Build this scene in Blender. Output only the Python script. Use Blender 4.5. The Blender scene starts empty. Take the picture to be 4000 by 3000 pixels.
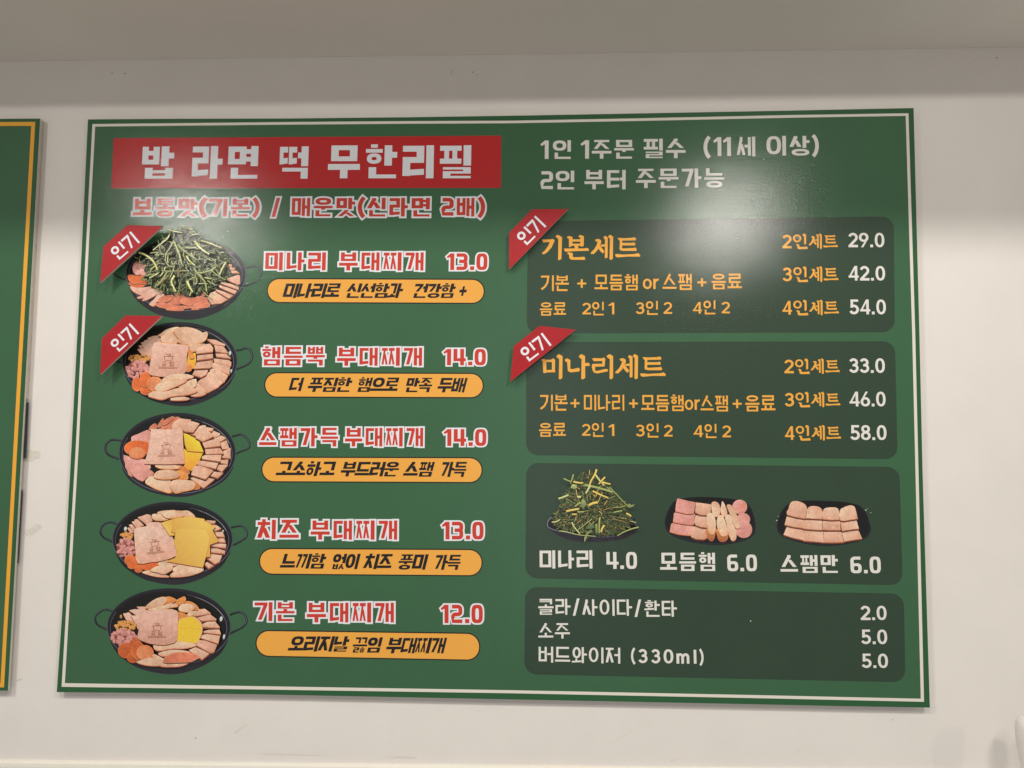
import bpy, math, random
from mathutils import Vector, Matrix
from mathutils.geometry import delaunay_2d_cdt

# ------------------------------------------------------------------ camera, world, lamps
SC = bpy.context.scene
COL = SC.collection
TOPZ = 2.30                                   # height of the menu board's upper left corner
FPX = 2800.0
ROT = ((0.9992595, -0.00624434, 0.03796656), (0.00359651, 0.99758149, 0.06941357), (-0.03830817, -0.06922562, 0.99686524))
CP = (1.0101331, 0.69476816, -1.51341573)     # eye: right of, below and in front of the board's corner
cam = bpy.data.objects.new('camera', bpy.data.cameras.new('camera'))
COL.objects.link(cam)
cam.data.lens = 36.0 * FPX / 4000.0
cam.data.sensor_width = 36.0
cam.data.clip_start = 0.05
cam.data.clip_end = 60
def wv(v): return Vector((v[0], v[2], -v[1]))
r_, d_, f_ = wv(ROT[0]), wv(ROT[1]), wv(ROT[2])
M = Matrix((( r_.x, -d_.x, -f_.x, CP[0]), (r_.y, -d_.y, -f_.y, CP[2]), (r_.z, -d_.z, -f_.z, TOPZ - CP[1]), (0, 0, 0, 1)))
cam.matrix_world = M
SC.camera = cam

w = bpy.data.worlds.new('World'); SC.world = w; w.use_nodes = True
w.node_tree.nodes['Background'].inputs[0].default_value = (1.0, 0.95, 0.90, 1)
w.node_tree.nodes['Background'].inputs[1].default_value = 0.34
SC.view_settings.view_transform = 'Standard'
SC.view_settings.look = 'None'
SC.view_settings.exposure = 0.0
SC.view_settings.gamma = 1.0

CEIL = TOPZ + 0.143
def lamp(name, loc, aim, size, power, sizey=None, col=(1.0, 0.93, 0.85)):
    l = bpy.data.lights.new(name, 'AREA'); l.energy = power; l.color = col
    if sizey: l.shape = 'RECTANGLE'; l.size = size; l.size_y = sizey
    else: l.shape = 'DISK'; l.size = size
    o = bpy.data.objects.new(name, l); COL.objects.link(o)
    o.location = loc
    o.rotation_euler = (Vector(aim) - Vector(loc)).to_track_quat('-Z', 'Y').to_euler()
    return o
def spot(name, loc, aim, power, cone, rad, col=(1.0, 0.95, 0.87)):
    l = bpy.data.lights.new(name, 'SPOT'); l.energy = power; l.color = col
    l.spot_size = math.radians(cone); l.spot_blend = 1.0; l.shadow_soft_size = rad
    o = bpy.data.objects.new(name, l); COL.objects.link(o); o.location = loc
    o.rotation_euler = (Vector(aim) - Vector(loc)).to_track_quat('-Z', 'Y').to_euler()
spot('spot_lamp', (-0.72, -2.0, TOPZ + 0.355), (0.55, 0, TOPZ - 0.20), 28, 84, 0.018)
spot('spot_lamp', (1.93, -2.0, TOPZ + 0.355), (1.30, 0, TOPZ - 0.20), 37, 80, 0.026)
for x_, p_ in ((-0.6, 35), (0.8, 26.5), (2.2, 31)):
    lamp('downlight', (x_, -2.20, TOPZ + 1.07), (x_, -2.0, TOPZ - 3.0), 0.42, p_, col=(1.0, 0.95, 0.89))
spot('side_lamp', (4.05, -1.55, TOPZ - 0.12), (2.12, 0, TOPZ - 1.42), 26, 26, 0.03)
lamp('window_light', (1.02, -4.2, TOPZ - 0.75), (1.02, 0, TOPZ - 0.75), 0.8, 4.0, 2.6, col=(0.86, 0.95, 1.0))

# ------------------------------------------------------------------ helpers
def P(px, py, Y=0.0):
    """the point of the plane at depth Y seen at photograph pixel (px, py); returns world (x, z)"""
    a, b = (px - 2000.0) / FPX, (py - 1500.0) / FPX
    d = [ROT[0][i] * a + ROT[1][i] * b + ROT[2][i] for i in range(3)]
    t = (Y - CP[2]) / d[2]
    return (CP[0] + d[0] * t, TOPZ - (CP[1] + d[1] * t))

def lin(c):
    return tuple((v / 255.0 / 12.92) if v <= 10 else ((v / 255.0 + 0.055) / 1.055) ** 2.4 for v in c)
WHITE = lin((222, 212, 200))
def ink(r, g, b):
    """base colour of an ink that shows as (r,g,b) where white paint shows as (222,212,200)"""
    return tuple(min(0.9, max(0.004, v / w_ * 0.80)) for v, w_ in zip(lin((r, g, b)), WHITE))

def material(name, color=None, rough=0.4, spec=0.5, mottle=0.0, mscale=60.0, grain=0.0, gscale=900.0, coat=0.0, coatr=0.2, vcol=False, cell=0.0):
    m = bpy.data.materials.new(name); m.use_nodes = True
    nt = m.node_tree; N = nt.nodes; L = nt.links
    b = N['Principled BSDF']
    b.inputs['Roughness'].default_value = rough
    b.inputs['Specular IOR Level'].default_value = spec
    b.inputs['Coat Weight'].default_value = coat
    b.inputs['Coat Roughness'].default_value = coatr
    tc = N.new('ShaderNodeTexCoord')
    if vcol:
        at = N.new('ShaderNodeAttribute'); at.attribute_name = 'col'; src = at.outputs['Color']
    else:
        rg = N.new('ShaderNodeRGB'); rg.outputs[0].default_value = (*color, 1); src = rg.outputs[0]
    if mottle > 0:
        n = N.new('ShaderNodeTexNoise'); n.inputs['Scale'].default_value = mscale; n.inputs['Detail'].default_value = 6; n.inputs['Roughness'].default_value = 0.65
        L.new(tc.outputs['Object'], n.inputs['Vector'])
        mr = N.new('ShaderNodeMapRange'); mr.inputs['From Min'].default_value = 0.3; mr.inputs['From Max'].default_value = 0.7
        mr.inputs['To Min'].default_value = 1 - mottle; mr.inputs['To Max'].default_value = 1 + mottle
        L.new(n.outputs['Fac'], mr.inputs['Value'])
        mx = N.new('ShaderNodeVectorMath'); mx.operation = 'SCALE'
        L.new(src, mx.inputs[0]); L.new(mr.outputs[0], mx.inputs['Scale']); src = mx.outputs[0]
    if cell > 0:
        v = N.new('ShaderNodeTexVoronoi'); v.inputs['Scale'].default_value = 420; v.feature = 'F1'
        L.new(tc.outputs['Object'], v.inputs['Vector'])
        sp = N.new('ShaderNodeSeparateColor'); L.new(v.outputs['Color'], sp.inputs[0])
        mr = N.new('ShaderNodeMapRange'); mr.inputs['To Min'].default_value = 1 - cell; mr.inputs['To Max'].default_value = 1 + cell * 0.7
        L.new(sp.outputs[0], mr.inputs['Value'])
        mx = N.new('ShaderNodeVectorMath'); mx.operation = 'SCALE'
        L.new(src, mx.inputs[0]); L.new(mr.outputs[0], mx.inputs['Scale']); src = mx.outputs[0]
    L.new(src, b.inputs['Base Color'])
    if grain > 0:
        n = N.new('ShaderNodeTexNoise'); n.inputs['Scale'].default_value = gscale; n.inputs['Detail'].default_value = 3
        L.new(tc.outputs['Object'], n.inputs['Vector'])
        bp = N.new('ShaderNodeBump'); bp.inputs['Strength'].default_value = grain; bp.inputs['Distance'].default_value = 0.0006
        L.new(n.outputs['Fac'], bp.inputs['Height'])
        L.new(bp.outputs[0], b.inputs['Normal']); L.new(bp.outputs[0], b.inputs['Coat Normal'])
    return m

GL = dict(rough=0.5, spec=0.16, grain=0.52, gscale=340.0, coat=0.8, coatr=0.135)   # the laminate over the print
def printed(name, col, **k):
    a = dict(GL); a.update(k)
    return material(name, ink(*col), **a)
MAT = dict(
    green=printed('green_print', (54, 92, 58), mottle=0.05, mscale=5),
    edge=printed('edge_green_print', (38, 84, 46), mottle=0.04, mscale=6),
    dark=printed('dark_green_print', (43, 62, 43), mottle=0.05, mscale=6),
    red=printed('red_print', (184, 28, 30), mottle=0.03),
    white=printed('white_print', (224, 211, 193)),
    cream=printed('cream_print', (224, 208, 186)),
    cool=printed('cool_white_print', (226, 218, 226)),
    redtext=printed('red_text_print', (198, 54, 36)),
    orange=printed('orange_print', (238, 160, 58)),
    pill=printed('pill_orange_print', (252, 160, 62)),
    black=printed('black_print', (22, 19, 22)),
    picture=material('food_print', vcol=True, mottle=0.10, mscale=260, **GL),
    meat=material('meat_print', vcol=True, mottle=0.15, mscale=75, cell=0.10, **GL),
    plain=material('plain_print', vcol=True, mottle=0.03, mscale=120, **GL),
    foam=material('foam_edge', (0.62, 0.58, 0.52), rough=0.7, mottle=0.08, mscale=90, grain=0.2),
    tagred=material('tag_red', ink(168, 22, 28), rough=0.5, spec=0.2, mottle=0.05, mscale=90, grain=0.5, gscale=700, coat=0.25, coatr=0.35),
    tagwhite=material('tag_white', ink(226, 216, 226), rough=0.5, grain=0.4, gscale=700),
    wall=material('wall_paint', (0.84, 0.80, 0.755), rough=0.62, spec=0.35, mottle=0.022, mscale=7, grain=0.28, gscale=260),
    ceil=material('ceiling_paint', (0.80, 0.755, 0.68), rough=0.8, spec=0.3, mottle=0.02, mscale=5, grain=0.25, gscale=240),
    trim=material('trim_paint', (0.86, 0.83, 0.74), rough=0.45, mottle=0.03, mscale=12, grain=0.2, gscale=120),
    plastic=material('white_plastic', (0.82, 0.78, 0.72), rough=0.3, mottle=0.02, mscale=20),
    scuff=material('scuff', (0.42, 0.38, 0.34), rough=0.9, mottle=0.3, mscale=400),
    smear=material('smear', (0.74, 0.70, 0.62), rough=0.8, mottle=0.12, mscale=160),
    batten=material('batten_wood', (0.62, 0.53, 0.45), rough=0.7, mottle=0.1, mscale=50),
    nail=material('nail', (0.14, 0.12, 0.11), rough=0.6, mottle=0.2, mscale=300),
    gborder=printed('amber_print', (236, 160, 48)),
    darkgap=material('black_strip', (0.05, 0.05, 0.055), rough=0.5, mottle=0.2, mscale=90),
    pin=material('pin_metal', (0.7, 0.72, 0.7), rough=0.25, mottle=0.05, mscale=90),
)

BASE = {}                                    # world position of the thing an object belongs to
def link(name, me, mat, parent):
    o = bpy.data.objects.new(name, me); COL.objects.link(o)
    if mat is not None:
        for m_ in (mat if isinstance(mat, (list, tuple)) else [mat]): me.materials.append(m_)
    if parent is not None:
        o.parent = parent; BASE[o.name] = BASE[parent.name]
    else: BASE[o.name] = Vector((0, 0, 0))
    return o
def thing(name, label, cat, loc, group=None):
    o = bpy.data.objects.new(name, None); COL.objects.link(o); o.location = loc
    o.empty_display_size = 0.05
    o['label'] = label; o['category'] = cat
    if group: o['group'] = group
    BASE[o.name] = Vector(loc)
    return o
def structure(o): o['kind'] = 'structure'; return o

def mesh_from(name, verts, faces, base, cols=None, mids=None):
    me = bpy.data.meshes.new(name)
    me.from_pydata([(v[0] - base.x, v[1] - base.y, v[2] - base.z) for v in verts], [], faces)
    if cols:
        a = me.color_attributes.new('col', 'FLOAT_COLOR', 'POINT')
        for i, c in enumerate(cols): a.data[i].color = (*c, 1)
    if mids:
        for p, k in zip(me.polygons, mids): p.material_index = k
    me.update()
    return me

def inside(pt, poly):
    x, y = pt; c = False; n = len(poly)
    for i in range(n):
        (a, b), (d, e) = poly[i], poly[i - 1]
        if (b > y) != (e > y) and x < (d - a) * (y - b) / (e - b) + a: c = not c
    return c

def tri(polys, eps=1e-7):
    """union of simple 2-D polygons -> (points, triangles), no overlaps"""
    vs, fs = [], []
    for pl in polys:
        ar = sum(pl[i][0] * pl[(i + 1) % len(pl)][1] - pl[(i + 1) % len(pl)][0] * pl[i][1] for i in range(len(pl)))
        if abs(ar) < 1e-12: continue
        if ar < 0: pl = pl[::-1]
        n = len(vs); vs += [Vector(p) for p in pl]; fs.append(list(range(n, n + len(pl))))
    r = delaunay_2d_cdt(vs, [], fs, 0, eps)
    V, F = r[0], r[2]
    bx = []
    for f in fs:
        xs = [vs[i].x for i in f]; ys = [vs[i].y for i in f]; bx.append((min(xs), max(xs), min(ys), max(ys), [(vs[i].x, vs[i].y) for i in f]))
    out = []
    for f in F:
        n = len(f); x = sum(V[i].x for i in f) / n; y = sum(V[i].y for i in f) / n
        for a, b, c, d, pl in bx:
            if a <= x <= b and c <= y <= d and inside((x, y), pl): out.append(f); break
    return [(v.x, v.y) for v in V], out

class Sheet:
    """flat printed layers, each a few microns above the last"""
    def __init__(s, y, step=6e-6): s.v, s.f, s.c, s.y, s.step = [], [], [], y, step
    def add(s, pl, col, col2=None, d=(0, -1)):
        try: V, F = tri([pl])
        except Exception: return
        n = len(s.v); s.y -= s.step
        s.v += [(a, s.y, b) for a, b in V]
        if col2:
            pr = [a * d[0] + b * d[1] for a, b in V]; lo, hi = min(pr), max(pr)
            s.c += [tuple(col[k] + (col2[k] - col[k]) * (q - lo) / max(1e-9, hi - lo) for k in range(3)) for q in pr]
        else: s.c += [col] * len(V)
        s.f += [[n + i for i in f[::-1]] for f in F]
    def build(s, name, mat, parent):
        if not s.f: return None
        return link(name, mesh_from(name, s.v, s.f, BASE[parent.name], s.c), mat, parent)

def flat(name, polys, mat, parent, y, merge=True):
    V, F = tri(polys)
    return link(name, mesh_from(name, [(a, y, b) for a, b in V], [f[::-1] for f in F], BASE[parent.name]), mat, parent)

def slab(name, pl, y0, y1, mats, parent):
    """polygon pl (x,z) as a board between y0 (front) and y1 (back); mats = [front, rim]"""
    V, F = tri([pl]); n = len(V)
    ar = sum(pl[i][0] * pl[(i + 1) % len(pl)][1] - pl[(i + 1) % len(pl)][0] * pl[i][1] for i in range(len(pl)))
    if ar < 0: pl = pl[::-1]
    vs = [(a, y0, b) for a, b in V]; fs = [f[::-1] for f in F]; mi = [0] * len(fs)
    vs += [(a, y1, b) for a, b in V]; fs += [[n + i for i in f] for f in F]; mi += [1] * len(F)
    k = len(vs); m_ = len(pl)
    vs += [(a, y0, b) for a, b in pl] + [(a, y1, b) for a, b in pl]
    for i in range(m_):
        j = (i + 1) % m_
        fs.append([k + i, k + j, k + m_ + j, k + m_ + i]); mi.append(1)
    return link(name, mesh_from(name, vs, fs, BASE[parent.name], None, mi), mats, parent)

def smooth(pts, n=4, closed=True):
    out = []; N = len(pts)
    for i in range(N if closed else N - 1):
        p0, p1, p2, p3 = [pts[(i + k) % N] if closed else pts[min(max(i + k, 0), N - 1)] for k in (-1, 0, 1, 2)]
        for s in range(n):
            t = s / n
            out.append(tuple(0.5 * (2 * p1[k] + (p2[k] - p0[k]) * t + (2 * p0[k] - 5 * p1[k] + 4 * p2[k] - p3[k]) * t * t
                       + (3 * p1[k] - p0[k] - 3 * p2[k] + p3[k]) * t ** 3) for k in (0, 1)))
    if not closed: out.append(pts[-1])
    return out
def ell(cx, cy, rx, ry, n=28, rot=0.0, a0=0, a1=2 * math.pi):
    c, s = math.cos(rot), math.sin(rot); o = []
    full = abs(a1 - a0 - 2 * math.pi) < 1e-6
    for i in range(n if full else n + 1):
        a = a0 + (a1 - a0) * i / n; x, y = rx * math.cos(a), ry * math.sin(a)
        o.append((cx + x * c - y * s, cy + x * s + y * c))
    return o
def ribbon(pts, wd, wd2=None):
    """polyline -> closed polygon of width wd (tapering to wd2)"""
    a, b = [], []; n = len(pts)
    for i, p in enumerate(pts):
        q0, q1 = pts[max(0, i - 1)], pts[min(n - 1, i + 1)]
        dx, dy = q1[0] - q0[0], q1[1] - q0[1]; l = math.hypot(dx, dy) or 1
        h = (wd + ((wd2 if wd2 is not None else wd) - wd) * i / (n - 1)) / 2
        a.append((p[0] - dy / l * h, p[1] + dx / l * h)); b.append((p[0] + dy / l * h, p[1] - dx / l * h))
    return a + b[::-1]

# ------------------------------------------------------------------ lettering: Hangul, digits and Latin drawn as strokes
# primitives: ('p', convex polygon) | ('r', cx, cy, rx, ry, tx, ty, k) ring | ('l', points, thickness)
def hb(x0, x1, y, t): return ('p', [(x0, y - t / 2), (x1, y - t / 2), (x1, y + t / 2), (x0, y + t / 2)])
def vb(x, y0, y1, t): return ('p', [(x - t / 2, y0), (x + t / 2, y0), (x + t / 2, y1), (x - t / 2, y1)])
def dg(xa, ya, xb, yb, wh): return ('p', [(xa - wh / 2, ya), (xa + wh / 2, ya), (xb + wh / 2, yb), (xb - wh / 2, yb)])

def con(j, x0, y0, x1, y1, S, left=False):
    W, H = x1 - x0, y1 - y0
    tv = min(S['tv'], W * (0.36 if W > .33 else .45)); th = min(S['th'], H * 0.34)
    o = []
    if j in 'ㄲㄸㅃㅆㅉ':
        g = W * 0.03; S2 = dict(S); S2['tv'] = min(tv, W * 0.215)
        b = {'ㄲ': 'ㄱ', 'ㄸ': 'ㄷ', 'ㅃ': 'ㅂ', 'ㅆ': 'ㅅ', 'ㅉ': 'ㅈ'}[j]
        return con(b, x0, y0, x0 + W / 2 - g, y1, S2, left) + con(b, x0 + W / 2 + g, y0, x1, y1, S2, left)
    if j in 'ㄱㅋ':
        o.append(hb(x0, x1, y1 - th / 2, th))
        if left:
            if S.get('curve'): o.append(('l', [(x1 - tv * .55, y1 - th * .3), (x1 - W * .22, y0 + H * .52), (x1 - W * .5, y0 + H * .24), (x0 + W * .06, y0 + th * .3)], tv * .95))
            else: o.append(dg(x1 - tv * 0.55, y1 - th, x0 + W * .42, y0, tv))
        else: o.append(vb(x1 - tv / 2, y0, y1, tv))
        if j == 'ㅋ': th = min(th, H * .2); o.append(hb(x0, x1 - (W * .1 if left else 0), y0 + H * .47, th * .85))
    elif j == 'ㄴ':
        o.append(vb(x0 + tv / 2, y0, y1, tv))
        if left: o.append(('p', [(x0, y0), (x1, y0 + H * .07), (x1, y0 + H * .07 + th), (x0, y0 + th)]))
        else: o.append(hb(x0, x1, y0 + th / 2, th))
    elif j in 'ㄷㅌ':
        e = H * .05 if left and not S.get('curve') else 0
        if j == 'ㅌ': th = min(th, H * .23)
        o += [hb(x0, x1, y1 - th / 2, th), vb(x0 + tv / 2, y0, y1, tv), ('p', [(x0, y0), (x1, y0 + e), (x1, y0 + e + th), (x0, y0 + th)])]
        if j == 'ㅌ': o.append(hb(x0, x1, y0 + H * .5, th))
    elif j == 'ㄹ':
        th = min(S['th'], H * .215); m = y0 + H * .53
        e = H * .04 if left else 0
        o += [hb(x0, x1, y1 - th / 2, th), hb(x0, x1, m, th), ('p', [(x0, y0), (x1, y0 + e), (x1, y0 + e + th), (x0, y0 + th)]), vb(x1 - tv / 2, m - th / 2, y1, tv), vb(x0 + tv / 2, y0, m + th / 2, tv)]
    elif j == 'ㅁ':
        th = min(th, H * .3)
        o += [hb(x0, x1, y1 - th / 2, th), hb(x0, x1, y0 + th / 2, th), vb(x0 + tv / 2, y0, y1, tv), vb(x1 - tv / 2, y0, y1, tv)]
    elif j == 'ㅂ':
        th = min(th, H * .26)
        o += [hb(x0, x1, y0 + th / 2, th), hb(x0, x1, y0 + H * .64, th), vb(x0 + tv / 2, y0, y1, tv), vb(x1 - tv / 2, y0, y1, tv)]
    elif j == 'ㅅ':
        m = (x0 + x1) / 2; a = min(tv * 1.15, W * .34)
        o += [dg(m, y1 - H * .12, x0 + a * .42, y0, a), dg(m + a * .05, y0 + H * .60, x1 - a * .45, y0, a * 1.02), vb(m, y0 + H * .74, y1, a * .95)]
    elif j in 'ㅈㅊ':
        t0 = y1
        if j == 'ㅊ':
            o.append(vb((x0 + x1) / 2, y1 - H * .2, y1, tv * .9)); t0 = y1 - H * .15
        th = min(th, H * .24)
        m = (x0 + x1) / 2; a = min(tv * 1.12, W * .33); k = t0 - th
        o += [hb(x0 + W * .03, x1 - W * .03, t0 - th / 2, th), dg(m, k + th * .5, x0 + a * .5, y0, a), dg(m, y0 + (k - y0) * .78, x1 - a * .55, y0, a)]
    elif j == 'ㅇ':
        t = min(S['tv'], W * .34) * .95; u = min(S['th'], H * .34)
        o.append(('r', (x0 + x1) / 2, (y0 + y1) / 2, W / 2, H / 2, t, u, 2.5 if S.get('block') else 2.1))
    elif j == 'ㅍ':
        th = min(th, H * .28)
        o += [hb(x0, x1, y1 - th / 2, th), hb(x0, x1, y0 + th / 2, th), vb(x0 + W * .31, y0, y1, min(tv, W * .22)), vb(x0 + W * .69, y0, y1, min(tv, W * .22))]
    elif j == 'ㅎ':
        t = min(th, H * .19); m = (x0 + x1) / 2
        o += [hb(m - W * .2, m + W * .2, y1 - t * .45, t * .9), hb(x0, x1, y1 - t * 1.75, t)]
        b = y1 - t * 2.45
        o.append(('r', m, (y0 + b) / 2, W * .43, (b - y0) / 2, min(tv, W * .28) * .9, min(th * .9, (b - y0) * .34), 2.3))
    elif j == 'ㅀ': o += con('ㄹ', x0, y0, x0 + W * .5, y1, dict(S, tv=tv * .7)) + con('ㅎ', x0 + W * .56, y0, x1, y1, dict(S, tv=tv * .7))
    elif j == 'ㅄ': o += con('ㅂ', x0, y0, x0 + W * .46, y1, dict(S, tv=tv * .7)) + con('ㅅ', x0 + W * .5, y0, x1, y1, dict(S, tv=tv * .7))
    return o

CHO = 'ㄱㄲㄴㄷㄸㄹㅁㅂㅃㅅㅆㅇㅈㅉㅊㅋㅌㅍㅎ'
JUNG = 'ㅏㅐㅑㅒㅓㅔㅕㅖㅗㅘㅙㅚㅛㅜㅝㅞㅟㅠㅡㅢㅣ'
JONG = ['', 'ㄱ', 'ㄲ', 'ㄳ', 'ㄴ', 'ㄵ', 'ㄶ', 'ㄷ', 'ㄹ', 'ㄺ', 'ㄻ', 'ㄼ', 'ㄽ', 'ㄾ', 'ㄿ', 'ㅀ', 'ㅁ', 'ㅂ', 'ㅄ', 'ㅅ', 'ㅆ', 'ㅇ', 'ㅈ', 'ㅊ', 'ㅋ', 'ㅌ', 'ㅍ', 'ㅎ']
def syllable(ch, S):
    n = ord(ch) - 0xAC00; c, v, f = CHO[n // 588], JUNG[(n % 588) // 28], JONG[n % 28]
    tv, th = S['tv'], S['th']; o = []; br = S.get('brush')
    if v in 'ㅏㅐㅑㅓㅔㅕㅣㅘ':
        yb = 0.385 if f else 0.0
        cb, ct = (0.44 if f else 0.07), (0.985 if v != 'ㅘ' else 1.0)
        if c == 'ㅎ' or c == 'ㅊ': ct = 1.03
        st, tn = (yb, 1.0), min(tv, .17) if v in 'ㅐㅔ' else tv
        blk = S.get('block')
        if v == 'ㅣ': cx = (.985 - tv - .065) if blk else .62 + (.03 if not f else 0); o.append(vb(.985 - tv / 2, *st, tv))
        elif v == 'ㅏ': cx = (.84 - tv - .06) if blk else .58; x = (.84 if blk else .79) - tv / 2; o += [vb(x, *st, tv), hb(x, 1.0, (yb + 1) / 2 + .02, th)]
        elif v == 'ㅓ' or v == 'ㅕ':
            cx = (.985 - tv - .15) if blk else .56; x = .985 - tv / 2
            if v == 'ㅓ': o += [vb(x, *st, tv), hb(cx + .035, x, (cb + 1) / 2, th)]
            else: o += [vb(x, *st, tv), hb(cx - .08, x, cb + (1 - cb) * .70, th * .8), hb(cx - .08, x, cb + (1 - cb) * .28, th * .8)]
        elif v == 'ㅐ': cx = .50; x2 = .985 - tn / 2; x1 = .72 - tn / 2; o += [vb(x1, yb + .02, .985, tn), vb(x2, *st, tn), hb(x1, x2, (yb + 1) / 2, th)]
        elif v == 'ㅔ': cx = .50 if br else .46; x2 = .985 - tn / 2; x1 = .755 - tn / 2; o += [vb(x1, yb + .03, .975, tn * .9), vb(x2, *st, tn), hb(.42, x1, (cb + 1) / 2 - .02, th)]
        elif v == 'ㅘ':
            cx = .80 - tv - .03; x = .80 - tv / 2; o += [vb(x, *st, tv), hb(x, 1.0, (yb + 1) / 2 + .04, th)]
            k = .38 if f else 0
            o += [('p', [(0, k + .02), (.80 - tv - .02, k + .06), (.80 - tv - .02, k + .06 + th * .85), (0, k + .02 + th * .85)]), vb(.3, k + .05, k + .28 - (.1 if f else 0), tv * .85)]
            cb = k + (.21 if f else .30)
        o += con(c, .02, cb, cx, ct, S, True) if v != 'ㅘ' else con(c, .05, cb, cx - .03, ct, S, False)
        if f: o += con(f, .12, 0, .98, .335, S)
    else:
        if not f:
            if v in 'ㅗㅛ':
                o += con(c, .09, .40, .91, 1.0, S) + [hb(0, 1, .07 + th / 2, th)]
                for x in ((.5,) if v == 'ㅗ' else (.32, .68)): o.append(vb(x, .1, .37, tv))
            elif v in 'ㅜㅠ':
                o += con(c, .09, .52, .91, 1.0, S) + [hb(0, 1, .345, th)]
                for x in ((.5,) if v == 'ㅜ' else (.32, .68)): o.append(vb(x, .0, .34, tv))
            else: o += con(c, .08, .33, .92, 1.0, S) + [hb(0, 1, .07 + th / 2, th)]
        else:
            t = min(th, .125)
            yb_ = .47 if v == 'ㅗ' or v == 'ㅡ' else .50
            o += con(c, .09, (.62 if v != 'ㅗ' else .66), .91, 1.0, S) + [hb(0, 1, yb_, t)]
            if v == 'ㅗ': o.append(vb(.5, yb_, .645, tv))
            if v == 'ㅜ': o.append(vb(.5, .36, yb_, tv))
            o += con(f, .10, 0, .90, (.345 if v != 'ㅜ' else .32), S)
    if br:
        ex = []
        for p in o:
            if p[0] == 'p' and len(p[1]) == 4:
                xs = [q[0] for q in p[1]]; ys = [q[1] for q in p[1]]
                wx, hy = max(xs) - min(xs), max(ys) - min(ys)
                if hy > wx * 1.7 and abs(p[1][0][0] - p[1][3][0]) < .01:
                    xa, yt = min(xs), max(ys)
                    ex.append(('p', [(xa - .075, yt - .015), (xa - .03, yt + .03), (xa + wx, yt - .055), (xa + wx, yt - .16), (xa + .005, yt - .13), (xa - .05, yt - .075)]))
                elif wx > hy * 1.6 and wx > .3:
                    xa, yt = min(xs), max(ys)
                    ex.append(('p', [(xa - .045, yt + .03), (xa + .06, yt), (xa + .09, yt - hy), (xa - .0, yt - hy - .025)]))
                    xb = max(xs); ex.append(('p', [(xb - .12, yt), (xb - .03, yt + .04), (xb + .035, yt - hy), (xb - .1, yt - hy)]))
        o += ex
    return o

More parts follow.
